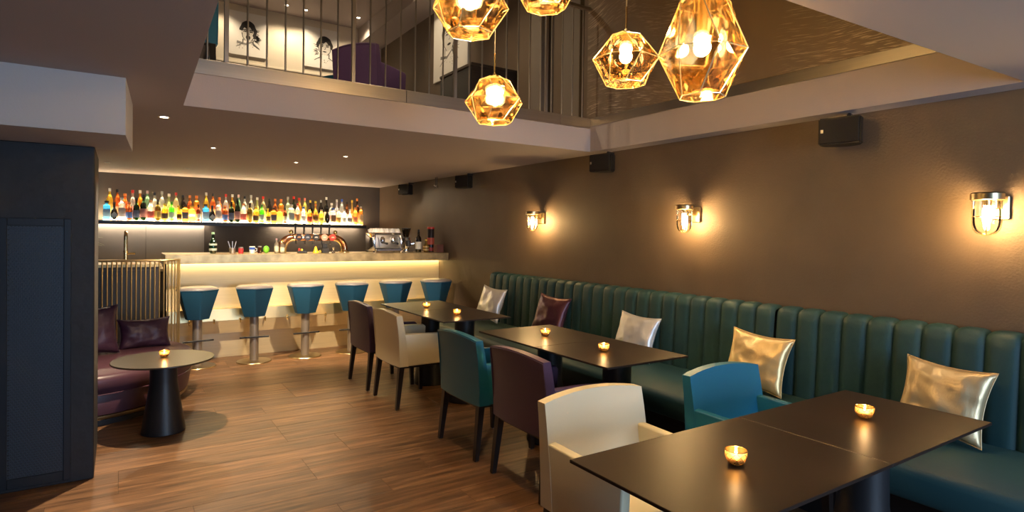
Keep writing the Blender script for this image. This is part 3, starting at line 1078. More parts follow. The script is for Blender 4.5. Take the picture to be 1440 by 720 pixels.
obj('body', bx(new_bm(), -1.2, W - 0.01, -0.55, -0.035, 0, 0.86), M_darkwood, bk, 0)
obj('countertop', bx(new_bm(), -1.2, W - 0.01, -0.57, -0.035, 0.86, 0.895, 0.002, 1), M_pewter, bk, 0)

_gm = {}


def bglass(c, a=0.45):
    k = (c, a)
    if k not in _gm:
        _gm[k] = clear_glass('bottle_glass', c, 0.06, (1, 1, 1), transl=a, rough=0.06)
    return _gm[k]


_pl = {}


def flat(c, r=0.5):
    if c not in _pl:
        _pl[c] = principled('printed_paper', c, r)
    return _pl[c]


PROF = {
    'wine': [(0.9, 0), (1, 0.02), (1, 0.55), (0.86, 0.64), (0.42, 0.73), (0.36, 0.78), (0.36, 0.97)],
    'spirit': [(0.9, 0), (1, 0.02), (1, 0.58), (0.92, 0.66), (0.5, 0.74), (0.36, 0.79), (0.36, 0.97)],
    'tall': [(0.92, 0), (1, 0.015), (1, 0.62), (0.9, 0.68), (0.45, 0.78), (0.33, 0.84), (0.33, 0.97)],
    'squat': [(0.9, 0), (1, 0.03), (1.02, 0.55), (0.95, 0.66), (0.6, 0.75), (0.42, 0.8), (0.42, 0.97)],
    'round': [(0.6, 0), (0.85, 0.05), (1.05, 0.28), (1.0, 0.45), (0.7, 0.6), (0.4, 0.68), (0.36, 0.97)],
    'flask': [(0.95, 0), (1, 0.02), (1, 0.7), (0.92, 0.77), (0.45, 0.81), (0.4, 0.97)],
}


def bottle_proto(name, label, prof, h, r, glass, cap, lab, n=12, seg_rot=0.0, a=0.45, sy=1.0, diamond=False):
    r = min(r * 0.94, 0.0392) if n != 4 else min(r, 0.0545)
    t = thing(name, label, 'bottle', (0, 0, 0))
    obj('glass_body', lathe(new_bm(), [(q * r, z * h) for q, z in PROF[prof]], n, sy=sy, rot=seg_rot), bglass(glass, a), t, 40)
    rn = PROF[prof][-1][0] * r
    obj('cap', lathe(new_bm(), [(rn * 1.12, 0.90 * h), (rn * 1.15, 0.905 * h), (rn * 1.15, 0.995 * h), (rn * 0.95, h)], 10), flat(cap, 0.35), t)
    if lab:
        if diamond:
            bm = new_bm()
            v = [bm.verts.new(p) for p in ((-0.9 * r, -r * 1.04, 0.30 * h), (0, -r * 1.04, 0.12 * h), (0.9 * r, -r * 1.04, 0.30 * h), (0, -r * 1.04, 0.48 * h))]
            w_ = [bm.verts.new((p.co.x, p.co.y + 0.004, p.co.z)) for p in v]
            bm.faces.new(v)
            bm.faces.new(list(reversed(w_)))
            for k in range(4):
                bm.faces.new((v[k], w_[k], w_[(k + 1) % 4], v[(k + 1) % 4]))
            obj('paper_label', bm, flat(lab), t, 0)
        else:
            z0, z1 = (0.14, 0.46) if prof != 'flask' else (0.16, 0.56)
            obj('paper_label', lathe(new_bm(), [(r * 1.015, z0 * h), (r * 1.02, z0 * h + 0.001), (r * 1.02, z1 * h), (r * 1.015, z1 * h + 0.001)], n, sy=sy, rot=seg_rot, cap=False), flat(lab), t, 40)
    return t


BLU, AMB, ORA, YEL, GRN, DGR = (0.15, 0.6, 0.95), (0.95, 0.55, 0.10), (0.95, 0.36, 0.08), (0.98, 0.78, 0.12), (0.25, 0.8, 0.12), (0.03, 0.09, 0.03)
CLR, RED, DRK, BRN, PLE = (0.95, 0.95, 0.9), (0.9, 0.12, 0.08), (0.02, 0.015, 0.012), (0.35, 0.13, 0.04), (0.98, 0.9, 0.62)
cW, cK, cR, cO, cG, cB, cY, cS = (0.8, 0.78, 0.72), (0.015, 0.015, 0.015), (0.6, 0.03, 0.02), (0.75, 0.25, 0.05), (0.05, 0.25, 0.05), (0.03, 0.1, 0.5), (0.8, 0.6, 0.08), (0.5, 0.5, 0.5)
S4 = dict(n=4, seg_rot=R(45))
front_types = [
    ('square blue gin-style bottle with black cap', 'flask', 0.25, 0.058, BLU, cK, (0.35, 0.6, 0.8), S4),
    ('squat black bottle with pale diamond label', 'round', 0.235, 0.052, DRK, cK, (0.55, 0.6, 0.55), dict(diamond=True, a=0.1)),
    ('broad frosted clear bottle with silver label', 'flask', 0.30, 0.052, CLR, cS, (0.55, 0.5, 0.47), {}),
    ('short brown bottle with blue label', 'squat', 0.24, 0.046, BRN, cO, (0.1, 0.2, 0.5), {}),
    ('dark green bottle with navy crest label', 'wine', 0.30, 0.047, DGR, cK, (0.12, 0.14, 0.22), dict(a=0.15)),
    ('slim dark bottle with rosy label', 'wine', 0.35, 0.043, DGR, cK, (0.55, 0.25, 0.22), dict(a=0.15)),
    ('clear bottle with red lower label', 'squat', 0.28, 0.050, CLR, cO, (0.7, 0.15, 0.12), {}),
    ('black-necked bottle with yellow label', 'wine', 0.29, 0.042, (0.25, 0.18, 0.04), cK, (0.75, 0.55, 0.12), dict(a=0.2)),
    ('amber bottle with round dark label', 'squat', 0.24, 0.047, AMB, cY, (0.12, 0.07, 0.04), {}),
    ('bright green bottle with pale label', 'spirit', 0.27, 0.040, GRN, cG, (0.5, 0.65, 0.55), {}),
    ('dimpled golden triangular bottle', 'round', 0.22, 0.050, YEL, cY, (0.1, 0.06, 0.04), dict(n=3)),
    ('square amber bottle with dark printed label', 'flask', 0.23, 0.050, AMB, cK, (0.13, 0.12, 0.13), S4),
    ('square honey-coloured decanter bottle without label', 'flask', 0.22, 0.056, (0.95, 0.68, 0.22), cY, None, S4),
    ('tiny brown bottle with white label', 'spirit', 0.24, 0.032, BRN, cK, (0.75, 0.72, 0.62), dict(a=0.2)),
]
back_types = [
    ('tall yellow liqueur bottle with white cap', 'tall', 0.42, 0.050, (0.98, 0.74, 0.15), cW, (0.6, 0.45, 0.1), {}),
    ('tall orange liqueur bottle with black pourer', 'tall', 0.41, 0.047, ORA, cK, (0.8, 0.4, 0.2), {}),
    ('wide-shouldered copper-coloured bottle', 'squat', 0.36, 0.058, ORA, cO, (0.55, 0.3, 0.15), {}),
    ('clear rum-style bottle with red cap and crest', 'spirit', 0.41, 0.050, CLR, cR, (0.8, 0.3, 0.25), {}),
    ('amber rum-style bottle with white cap', 'spirit', 0.41, 0.046, AMB, cW, (0.75, 0.55, 0.3), {}),
    ('pale green bottle with rosy cap', 'tall', 0.41, 0.044, (0.6, 0.9, 0.65), (0.75, 0.5, 0.5), (0.2, 0.45, 0.3), {}),
    ('clear bottle with tall black pourer and orange label', 'spirit', 0.39, 0.045, CLR, cK, (0.8, 0.35, 0.15), {}),
    ('tall clear vodka-style bottle with silver cap', 'tall', 0.41, 0.046, (0.98, 0.97, 0.92), cS, (0.85, 0.83, 0.8), {}),
    ('clear bottle with greenish spirit and cream cap', 'round', 0.38, 0.048, (0.85, 0.92, 0.5), cW, None, {}),
    ('tall straw-coloured bottle with red cap', 'tall', 0.40, 0.044, PLE, cR, (0.8, 0.6, 0.15), {}),
    ('black bottle with gold label', 'squat', 0.37, 0.050, DRK, cK, (0.55, 0.4, 0.1), dict(a=0.1)),
    ('brown whisky-style bottle with orange cap', 'spirit', 0.37, 0.045, (0.7, 0.25, 0.05), cO, (0.8, 0.55, 0.2), {}),
    ('whisky-style bottle with copper cap and red band', 'flask', 0.37, 0.044, AMB, cO, (0.6, 0.12, 0.05), {}),
]
end_front = [
    ('square clear gin-style bottle with grey-green print', 'flask', 0.29, 0.055, (0.8, 0.9, 0.8), cS, (0.45, 0.52, 0.46), S4),
    ('clear bottle with red and yellow label', 'spirit', 0.31, 0.042, CLR, cR, (0.85, 0.4, 0.15), {}),
    ('white bottle with blue stopper and crest', 'squat', 0.26, 0.050, (0.95, 0.95, 0.95), cB, (0.85, 0.85, 0.85), {}),
    ('short amber bottle with black and red label', 'squat', 0.25, 0.048, AMB, cK, (0.6, 0.08, 0.05), {}),
    ('round flat golden bottle with oval cameo label', 'round', 0.31, 0.052, (0.95, 0.62, 0.15), cO, (0.5, 0.3, 0.12), {}),
    ('small yellow bottle with lemon label', 'squat', 0.23, 0.042, YEL, cW, (0.85, 0.7, 0.1), {}),
    ('bulbous black bottle with silver band', 'round', 0.27, 0.052, DRK, cK, None, dict(a=0.1)),
    ('clear bottle with brown lower label', 'flask', 0.26, 0.050, CLR, cB, (0.4, 0.22, 0.1), S4),
    ('short pale golden bottle with amber label', 'squat', 0.25, 0.042, PLE, cW, (0.85, 0.55, 0.15), {}),
    ('stout frosted white bottle', 'squat', 0.24, 0.045, (0.97, 0.97, 0.95), cW, (0.8, 0.8, 0.78), {}),
    ('clear bottle with grey skull-like print', 'round', 0.25, 0.048, CLR, cS, (0.5, 0.48, 0.45), {}),
    ('amber bottle with red and cream label', 'squat', 0.28, 0.044, AMB, cO, (0.7, 0.25, 0.12), {}),
    ('slim amber bottle at the end of the shelf', 'flask', 0.30, 0.036, AMB, cW, (0.85, 0.6, 0.3), {}),
]
end_back = [
    ('clear gin-style bottle with green shoulder and silver cap', 'spirit', 0.41, 0.050, (0.85, 0.97, 0.7), cS, (0.15, 0.3, 0.15), {}),
    ('dark green gin-style bottle with broad red cap', 'spirit', 0.42, 0.046, DGR, cR, (0.8, 0.3, 0.1), dict(a=0.15)),
    ('amber bottle with red cap and ornate label', 'squat', 0.40, 0.042, AMB, cR, (0.6, 0.2, 0.05), {}),
    ('pale lemon bottle with pink cap', 'tall', 0.40, 0.042, (0.98, 0.95, 0.3), (0.85, 0.25, 0.2), (0.9, 0.85, 0.2), {}),
    ('black bottle with small gold neck band', 'spirit', 0.37, 0.040, DRK, cY, (0.1, 0.08, 0.05), dict(a=0.1)),
    ('round dark bottle with gold wax cap', 'round', 0.36, 0.048, BRN, cY, (0.7, 0.35, 0.1), {}),
    ('slim black bottle with steel cap', 'tall', 0.38, 0.038, DRK, cS, (0.2, 0.1, 0.08), dict(a=0.1)),
    ('dark wine-like bottle with tall white neck', 'wine', 0.43, 0.042, DRK, cW, (0.7, 0.5, 0.4), dict(a=0.15)),
    ('clear faceted bottle with blue band', 'squat', 0.34, 0.052, CLR, cW, (0.15, 0.2, 0.6), dict(n=6)),
    ('slim clear bottle with round silver stopper', 'round', 0.40, 0.042, (0.9, 0.88, 0.95), cS, None, {}),
    ('tall white vodka-style bottle with blue cap', 'tall', 0.41, 0.046, (0.98, 0.98, 0.98), cB, (0.8, 0.85, 0.9), {}),
    ('small brown bottle with white and red label', 'spirit', 0.37, 0.038, BRN, cK, (0.8, 0.5, 0.45), {}),
    ('golden bottle with long gilded neck', 'round', 0.40, 0.050, (0.98, 0.75, 0.25), cY, (0.85, 0.5, 0.2), {}),
    ('tall brown bottle with gilded cap and red collar', 'wine', 0.43, 0.040, BRN, cO, (0.6, 0.15, 0.05), dict(a=0.2)),
]


def place_types(types, xs_list, y, grp_word):
    for ti, (lab, prof, h, r, gl, cp, lb, kw) in enumerate(types):
        xs = [xs_[ti] for xs_ in xs_list]
        p = bottle_proto('bottle', lab + (' on the shelf over the pale panels' if len(xs) > 1 else ' on the lit shelf'), prof, h, r, gl, cp, lb, **kw)
        if len(xs) > 1:
            p['group'] = grp_word + ', ' + lab
        jig = random.Random(ti).uniform(-0.006, 0.006)
        for k, x in enumerate(xs):
            o = p if k == 0 else copy_tree(p)
            o.location = (x, y + jig, 1.5155)
            if k:
                o['label'] = lab + ' on the shelf over the dark wall'


def px2x(px, y_ratio=1.0):
    # even spacing along the shelf: shelf coordinate from its left end
    return -0.16 + (px - 148.0) * (3.36 / 358.0) * 1.0


def seq(a, b, n):
    return [a + (b - a) * k / (n - 1) for k in range(n)]


# the row repeats after 14 bottles
f1 = seq(-0.14, 0.91, 14)
f2 = seq(1.00, 2.06, 14)
b1 = seq(-0.11, 0.90, 13)
b2 = seq(1.02, 2.03, 13)
place_types(front_types, [f1, f2], 9.285, 'twin bottles of the shelf front row')
place_types(back_types, [b1, b2], 9.415, 'twin bottles of the shelf back row')
place_types(end_front, [seq(2.15, 3.22, 13)], 9.285, '')
place_types(end_back, [seq(2.13, 3.20, 14)], 9.415, '')

# ---------------------------------------------------------------- on the bar worktop
ZW = 1.152
bt = thing('beer_tower', 'arched copper beer tower with five badges and black tap handles', 'beer tap', (1.955, 7.32, ZW))
HWT, ZA = 0.375, 0.185
bm = new_bm()
bx(bm, -0.25, 0.25, -0.035, 0.035, ZA - 0.042, ZA + 0.042, 0.018, 3)
obj('crossbar', bm, M_copper, bt)
for s in (-1, 1):
    pts = [(s * (0.25 + 0.135 * math.sin(a)), 0, ZA - 0.145 + 0.145 * math.cos(a)) for a in [k * math.pi / 2 / 10 for k in range(11)]] + [(s * 0.385, 0, 0.012)]
    obj('bend', tube(new_bm(), pts, 0.034, 12), M_copper, bt)
    pts = [(s * (0.23 + 0.10 * math.sin(a)), -0.045, ZA - 0.135 + 0.105 * math.cos(a)) for a in [k * math.pi / 2 / 10 for k in range(11)]] + [(s * 0.33, -0.045, 0.012)]
    obj('inner_pipe', tube(new_bm(), pts, 0.013, 8), M_polbrass, bt)
    obj('flange', lathe(new_bm(), [(0.062, 0), (0.062, 0.012), (0.045, 0.022), (0.038, 0.035)], 20, (s * 0.375, 0, 0)), M_polbrass, bt)
    kb = new_bm()
    sph(kb, (s * 0.262, 0, ZA + 0.062), 0.026, 12, 8)
    lathe(kb, [(0.014, 0.03), (0.014, 0.05)], 10, (s * 0.262, 0, ZA))
    obj('finial', kb, M_polbrass, bt)
bad = [(0.03, 0.02, 0.02), (0.02, 0.025, 0.04), (0.02, 0.02, 0.02), (0.62, 0.30, 0.22), (0.55, 0.05, 0.04)]
bad2 = [(0.55, 0.25, 0.1), (0.25, 0.28, 0.35), (0.5, 0.4, 0.35), (0.75, 0.5, 0.4), (0.7, 0.3, 0.2)]
for k in range(5):
    x = -0.20 + 0.10 * k
    bm = new_bm()
    lathe(bm, [(0.040, 0), (0.040, 0.008), (0.036, 0.012), (0, 0.012)], 24)
    bmesh.ops.transform(bm, matrix=Matrix.Translation((x + 0.02, -0.034, ZA)) @ Matrix.Rotation(R(90), 4, 'X'), verts=bm.verts)
    md = obj('badge', bm, flat(bad[k], 0.25), bt)
    bm = new_bm()
    prism(bm, [(x + 0.02 - 0.02, -0.006), (x + 0.02 + 0.02, -0.006), (x + 0.02 + 0.012, 0.010), (x + 0.02 - 0.012, 0.010)], 0.0, 0.002)
    bmesh.ops.transform(bm, matrix=Matrix.Translation((0, -0.0465, ZA)) @ Matrix.Rotation(R(90), 4, 'X'), verts=bm.verts)
    obj('emblem', bm, flat(bad2[k], 0.3), md, 0)
    obj('tap_handle', tube(new_bm(), [(x - 0.02, -0.02, ZA + 0.035), (x - 0.02, -0.03, ZA + 0.075), (x - 0.02, -0.038, ZA + 0.165)], [0.008, 0.009, 0.014], 8), M_black, bt)
    obj('nozzle', tube(new_bm(), [(x - 0.01, -0.02, ZA - 0.035), (x - 0.01, -0.03, ZA - 0.085)], [0.011, 0.007], 8), M_chrome, bt)

em = thing('espresso_machine', 'chrome espresso machine at the wall end of the bar', 'coffee machine', (2.80, 7.36, ZW))
obj('body', bx(new_bm(), -0.10, 0.24, -0.10, 0.16, 0.05, 0.235, 0.012, 2), M_steel, em)
obj('side_panel', bx(new_bm(), -0.125, -0.10, -0.14, 0.17, 0.02, 0.245, 0.008, 2), M_chrome, em)
obj('side_panel', bx(new_bm(), 0.24, 0.262, -0.14, 0.17, 0.02, 0.245, 0.008, 2), M_chrome, em)
obj('cup_tray', bx(new_bm(), -0.125, 0.262, -0.14, 0.17, 0.245, 0.256, 0.003, 1), M_chrome, em)
obj('drip_tray', bx(new_bm(), -0.10, 0.24, -0.17, 0.0, 0.02, 0.048, 0.004, 1), M_chrome, em)
for x in (-0.11, 0.25):
    for y in (-0.12, 0.14):
        obj('foot', lathe(new_bm(), [(0.016, 0), (0.012, 0.02)], 10, (x, y, 0)), M_chrome, em)
for x in (0.0, 0.14):
    gh = obj('group_head', lathe(new_bm(), [(0.032, 0.13), (0.034, 0.15), (0.034, 0.18), (0.02, 0.20)], 16, (x, -0.11, 0)), M_chrome, em)
    obj('portafilter', tube(new_bm(), [(x, -0.11, 0.132), (x, -0.16, 0.125), (x + 0.01, -0.25, 0.115)], [0.02, 0.011, 0.015], 8), M_black, gh)
obj('steam_wand', tube(new_bm(), [(-0.06, -0.10, 0.20), (-0.07, -0.16, 0.18), (-0.075, -0.19, 0.07)], 0.006, 8), M_chrome, em)
obj('steam_wand', tube(new_bm(), [(0.21, -0.10, 0.20), (0.22, -0.16, 0.18), (0.225, -0.19, 0.07)], 0.006, 8), M_chrome, em)


def cup_proto(label, group):
    t = thing('espresso_cup', label, 'cup', (0, 0, 0), 0, group)
    obj('bowl', lathe(new_bm(), [(0.034, 0.0), (0.0345, 0.004), (0.030, 0.024), (0.021, 0.046), (0.014, 0.052), (0, 0.052)], 14), M_china, t)
    obj('handle', tube(new_bm(), [(0.031, 0, 0.014), (0.047, 0, 0.018), (0.047, 0, 0.034), (0.026, 0, 0.036)], 0.0035, 6), M_china, t)
    return t


c0 = None
for y in (-0.09, 0.0, 0.09):
    for k in range(5):
        if c0 is None:
            c0 = cup_proto('white espresso cup upturned in rows on top of the coffee machine', 'cups on the coffee machine')
            o = c0
        else:
            o = copy_tree(c0)
        o.location = (2.80 - 0.08 + k * 0.074, 7.36 + y, ZW + 0.256)
        o.rotation_euler = (0, 0, R(200 + 17 * k))

gr = thing('coffee_grinder', 'black coffee grinder with dark hopper beside the coffee machine', 'coffee grinder', (3.17, 7.34, ZW))
obj('base', bx(new_bm(), -0.055, 0.055, -0.09, 0.08, 0, 0.022, 0.006, 2), M_chrome, gr)
obj('body', lathe(new_bm(), [(0.042, 0.02), (0.045, 0.05), (0.055, 0.13), (0.062, 0.19), (0.05, 0.20)], 18, (0, 0.02, 0)), M_chrome, gr)
obj('hopper', lathe(new_bm(), [(0.035, 0.20), (0.06, 0.30), (0.062, 0.305)], 18, (0, 0.02, 0)), clear_glass('smoked_plastic', (0.25, 0.18, 0.12), 0.1), gr)
obj('hopper_lid', lathe(new_bm(), [(0.064, 0.305), (0.064, 0.315), (0.01, 0.322)], 18, (0, 0.02, 0)), M_black, gr)
obj('dosing_chamber', lathe(new_bm(), [(0.034, 0.08), (0.036, 0.15), (0.02, 0.155)], 16, (0, -0.06, 0)), M_black, gr)
obj('lever', tube(new_bm(), [(0.03, -0.06, 0.11), (0.075, -0.075, 0.115)], 0.006, 6), M_chrome, gr)

p = bottle_proto('wine_bottle', 'dark bottle with pale label standing by the coffee grinder', 'wine', 0.30, 0.043, DRK, cK, (0.6, 0.58, 0.52), a=0.1)
p.location = (3.30, 7.25, ZW)
p = bottle_proto('spirit_bottle', 'gold-netted round decanter near the tin on the bar', 'round', 0.17, 0.055, (0.6, 0.45, 0.15), cY, (0.5, 0.38, 0.15))
p.location = (3.415, 7.26, ZW)
tn = thing('tall_tin', 'tall black tin with red bands on the bar by the side wall', 'tin', (3.515, 7.33, ZW))
obj('can', lathe(new_bm(), [(0.046, 0), (0.047, 0.004), (0.047, 0.31), (0.046, 0.312)], 24), flat((0.02, 0.015, 0.015), 0.3), tn)
obj('lid', lathe(new_bm(), [(0.049, 0.31), (0.049, 0.335), (0.04, 0.338), (0, 0.338)], 24), flat(cR), tn)
obj('band', lathe(new_bm(), [(0.0475, 0.10), (0.048, 0.101), (0.048, 0.19), (0.0475, 0.191)], 24, cap=False), flat((0.55, 0.10, 0.05)), tn)
obj('band', lathe(new_bm(), [(0.0475, 0.015), (0.048, 0.016), (0.048, 0.06), (0.0475, 0.061)], 24, cap=False), flat((0.4, 0.05, 0.04)), tn)
bxo = thing('wooden_box', 'small reddish wooden box on the bar below the tall tin', 'box', (3.56, 7.18, ZW))
obj('crate', bx(new_bm(), -0.05, 0.05, -0.05, 0.05, 0, 0.095, 0.003, 1), flat((0.16, 0.05, 0.03)), bxo)
obj('lid', bx(new_bm(), -0.053, 0.053, -0.053, 0.053, 0.095, 0.105, 0.002, 1), flat((0.19, 0.06, 0.035)), bxo)

p = bottle_proto('green_bottle', 'small dark green bottle at the rod-screen end of the bar', 'round', 0.235, 0.045, (0.05, 0.22, 0.09), (0.35, 0.6, 0.4), (0.4, 0.45, 0.4), a=0.3)
p.location = (0.855, 7.25, ZW)
tongs = thing('bar_tongs_holder', 'low dark holder with bar tools next to the green bottle', 'tool holder', (1.05, 7.25, ZW))
obj('cup', lathe(new_bm(), [(0.03, 0), (0.034, 0.06), (0.031, 0.06), (0.028, 0.004), (0, 0.004)], 14), M_steel, tongs)
for dx in (-0.02, 0.0, 0.018):
    obj('tool', tube(new_bm(), [(dx * 0.4, 0, 0.01), (dx * 2.2, 0, 0.135)], 0.004, 6), M_steel, tongs)
rc = thing('red_jar', 'small red jar with a white candle front on the bar', 'jar', (1.13, 7.2, ZW))
obj('glass', lathe(new_bm(), [(0.025, 0), (0.028, 0.05), (0.022, 0.06)], 14), flat((0.4, 0.03, 0.03), 0.2), rc)
obj('lid', lathe(new_bm(), [(0.024, 0.06), (0.024, 0.07), (0, 0.072)], 14), M_steel, rc)
mg = thing('enamel_mug', 'small white mug with blue mark on the bar', 'mug', (1.255, 7.25, ZW))
obj('cup', lathe(new_bm(), [(0.028, 0), (0.031, 0.08), (0.028, 0.08), (0.025, 0.005), (0, 0.005)], 16), M_china, mg)
obj('blue_mark', lathe(new_bm(), [(0.0303, 0.042), (0.0312, 0.045), (0.0316, 0.066), (0.031, 0.068)], 16, cap=False), flat(cB), mg)
obj('handle', tube(new_bm(), [(0.029, 0, 0.02), (0.048, 0, 0.028), (0.048, 0, 0.052), (0.03, 0, 0.06)], 0.004, 6), M_china, mg)
jr = thing('spice_jar', 'small brown glass jar between mug and lime', 'jar', (1.335, 7.25, ZW))
obj('glass', lathe(new_bm(), [(0.022, 0), (0.024, 0.06), (0.018, 0.07)], 12), bglass(BRN), jr)
obj('lid', lathe(new_bm(), [(0.02, 0.07), (0.02, 0.082), (0, 0.083)], 12), M_steel, jr)
lm = thing('lime', 'bright green lime on the bar', 'lime', (1.405, 7.25, ZW))
bm = new_bm()
sph(bm, (0, 0, 0.043), 0.036, 14, 10, (0.95, 0.95, 1.2))
obj('fruit', bm, principled('lime_skin', (0.16, 0.5, 0.03), 0.4, bump=0.1), lm)
obj('stem_tip', lathe(new_bm(), [(0.007, 0.083), (0.004, 0.09), (0, 0.091)], 8), flat((0.1, 0.25, 0.03)), lm)
for k, (x, h, lab, cc) in enumerate(((1.50, 0.17, 'clear bitters bottle with rosy pourer beside the beer tower', (0.6, 0.35, 0.4)), (1.565, 0.15, 'clear bitters bottle with gilt pourer in front of the copper bend', cY))):
    p = bottle_proto('bitters_bottle', lab, 'spirit', h, 0.026, CLR, cc, (0.6, 0.55, 0.4))
    p.location = (x, 7.17, ZW)
sj = thing('citrus_squeezer', 'yellow lemon squeezer standing under the beer tower', 'squeezer', (1.95, 7.2, ZW))
obj('cone', lathe(new_bm(), [(0.034, 0), (0.034, 0.01), (0.024, 0.03), (0.014, 0.07), (0, 0.085)], 12), flat((0.85, 0.6, 0.03), 0.3), sj)
obj('handle', tube(new_bm(), [(0.03, 0, 0.02), (0.055, 0, 0.03), (0.06, 0, 0.008)], 0.006, 6), flat((0.85, 0.6, 0.03), 0.3), sj)
nb = thing('napkin_caddy', 'small black napkin and straw caddy under the beer tower', 'caddy', (2.06, 7.21, ZW))
obj('tray', bx(new_bm(), -0.04, 0.04, -0.04, 0.04, 0, 0.06, 0.003, 1), M_black, nb)
obj('straws', bx(new_bm(), -0.03, 0.025, -0.02, 0.02, 0.06, 0.11, 0.003, 1), M_black, nb)
sg = thing('jigger', 'small steel jigger on the bar under the beer tower', 'jigger', (2.16, 7.2, ZW))
obj('lower_cup', lathe(new_bm(), [(0.024, 0), (0.008, 0.036)], 14), M_chrome, sg)
obj('upper_cup', lathe(new_bm(), [(0.008, 0.036), (0.018, 0.068)], 14), M_chrome, sg)
rcn = thing('pour_spout_set', 'black bottle opener with red and yellow tips under the beer tower', 'opener', (1.79, 7.2, ZW))
obj('bar_handle', bx(new_bm(), -0.05, 0.06, -0.012, 0.012, 0, 0.03, 0.004, 1), M_black, rcn)
obj('red_tip', lathe(new_bm(), [(0.012, 0.03), (0.012, 0.055), (0, 0.058)], 10, (-0.03, 0, 0)), flat(cR), rcn)
obj('yellow_tip', lathe(new_bm(), [(0.012, 0.03), (0.012, 0.048), (0, 0.05)], 10, (0.0, 0, 0)), flat(cY), rcn)

# ---------------------------------------------------------------- wall sconces
def sconce(y, label):
    t = thing('wall_sconce', label, 'wall lamp', (W, y, 1.55))
    obj('back_plate', bx(new_bm(), -0.022, -0.001, -0.055, 0.055, -0.03, 0.085, 0.004, 1), M_brass, t)
    obj('arm', bx(new_bm(), -0.075, -0.022, -0.022, 0.022, 0.02, 0.07, 0.004, 1), M_polbrass, t)
    c = (-0.125, 0, 0)
    obj('cap', lathe(new_bm(), [(0.060, 0.062), (0.068, 0.064), (0.068, 0.092), (0.060, 0.098), (0.02, 0.100), (0, 0.100)], 28, c), M_brass, t)
    gd = [(0.054, 0.062), (0.055, 0.02), (0.055, -0.045), (0.052, -0.066), (0.045, -0.083), (0.034, -0.095), (0.018, -0.103), (0, -0.105)]
    obj('glass_dome', lathe(new_bm(), gd, 24, c, cap=False), G_clear, t, 60)
    cg = obj('cage', tube(new_bm(), [(c[0] + 0.058 * math.cos(a * math.pi / 12), 0.058 * math.sin(a * math.pi / 12), -0.018) for a in range(24)], 0.0022, 6, True), M_polbrass, t)
    for a in (0.3, 0.3 + math.pi / 2):
        pts = []
        for s in (1, -1):
            seqp = [(r + 0.003, z) for r, z in gd]
            if s == -1:
                seqp = list(reversed(seqp))[1:]
            pts += [(c[0] + s * r * math.cos(a), s * r * math.sin(a), z - 0.002) for r, z in seqp]
        obj('cage_wire', tube(new_bm(), pts, 0.0022, 6), M_polbrass, cg)
    obj('socket', lathe(new_bm(), [(0.018, 0.035), (0.018, 0.062)], 12, c), M_brass, t)
    obj('bulb', lathe(new_bm(), [(0.012, 0.035), (0.017, 0.01), (0.0175, -0.03), (0.012, -0.055), (0, -0.064)], 14, c), E_sconce, t)
    return t


sconce(4.93, 'caged brass wall lamp nearest the bar, above the plum cushion')
sconce(2.985, 'caged brass wall lamp in the middle of the brown wall')
sconce(1.14, 'caged brass wall lamp above the champagne cushion')

# ---------------------------------------------------------------- loudspeakers
M_spk = principled('speaker_mesh', (0.014, 0.011, 0.009), 0.7, spec=0.2)


def speaker(y, label, twist=0.0, s=1.0):
    t = thing('loudspeaker', label, 'loudspeaker', (3.49, y, 2.035), R(twist))
    bm = new_bm()
    hw, hh = 0.105 * s, 0.074 * s
    out = [(-0.06, hw), (-0.06, -hw), (-0.01, -hw * 1.0), (0.035, -hw * 0.93), (0.065, -hw * 0.7), (0.08, -hw * 0.3), (0.08, hw * 0.3), (0.065, hw * 0.7), (0.035, hw * 0.93), (-0.01, hw)]
    prism(bm, out, -hh, hh)
    bmesh.ops.recalc_face_normals(bm, faces=bm.faces)
    bmesh.ops.bevel(bm, geom=[e for e in bm.edges if e.calc_face_angle(0) > R(30)], offset=0.008, segments=2, affect='EDGES')
    cab = obj('cabinet', bm, M_blackpl, t, 40)
    gr_ = obj('grille', bx(new_bm(), -0.066, -0.0595, -hw + 0.008, hw - 0.008, -hh + 0.008, hh - 0.008, 0.003, 1), M_spk, t)
    obj('badge', bx(new_bm(), -0.068, -0.066, hw - 0.030, hw - 0.016, -0.010, 0.010), M_steel, gr_, 0)
    br = obj('bracket', tube(new_bm(), [(0.02, -0.03, hh * 0.9), (0.03, -0.03, hh + 0.02), (0.12, -0.03, hh + 0.022)], 0.012, 8), M_black, t)
    return t


speaker(8.12, 'small black loudspeaker in the corner behind the bar', 26)
speaker(6.36, 'small black loudspeaker over the end of the bar stools', 24)
speaker(3.88, 'small black loudspeaker under the corner of the opening', 18)
speaker(1.84, 'black loudspeaker between the two wall lamps at the aisle end', 14, 1.05)

ts = thing('ceiling_spot', 'pair of thin ceiling rods carrying a tiny pale spot by the wall', 'spotlight', (3.52, 7.19, ZC))
for dx in (-0.02, 0.02):
    obj('rod', lathe(new_bm(), [(0.006, -0.10), (0.006, 0.0)], 8, (0, dx, 0)), M_black, ts)
obj('spot_head', lathe(new_bm(), [(0.02, -0.14), (0.028, -0.13), (0.028, -0.105), (0.01, -0.098)], 12), M_chrome, ts)

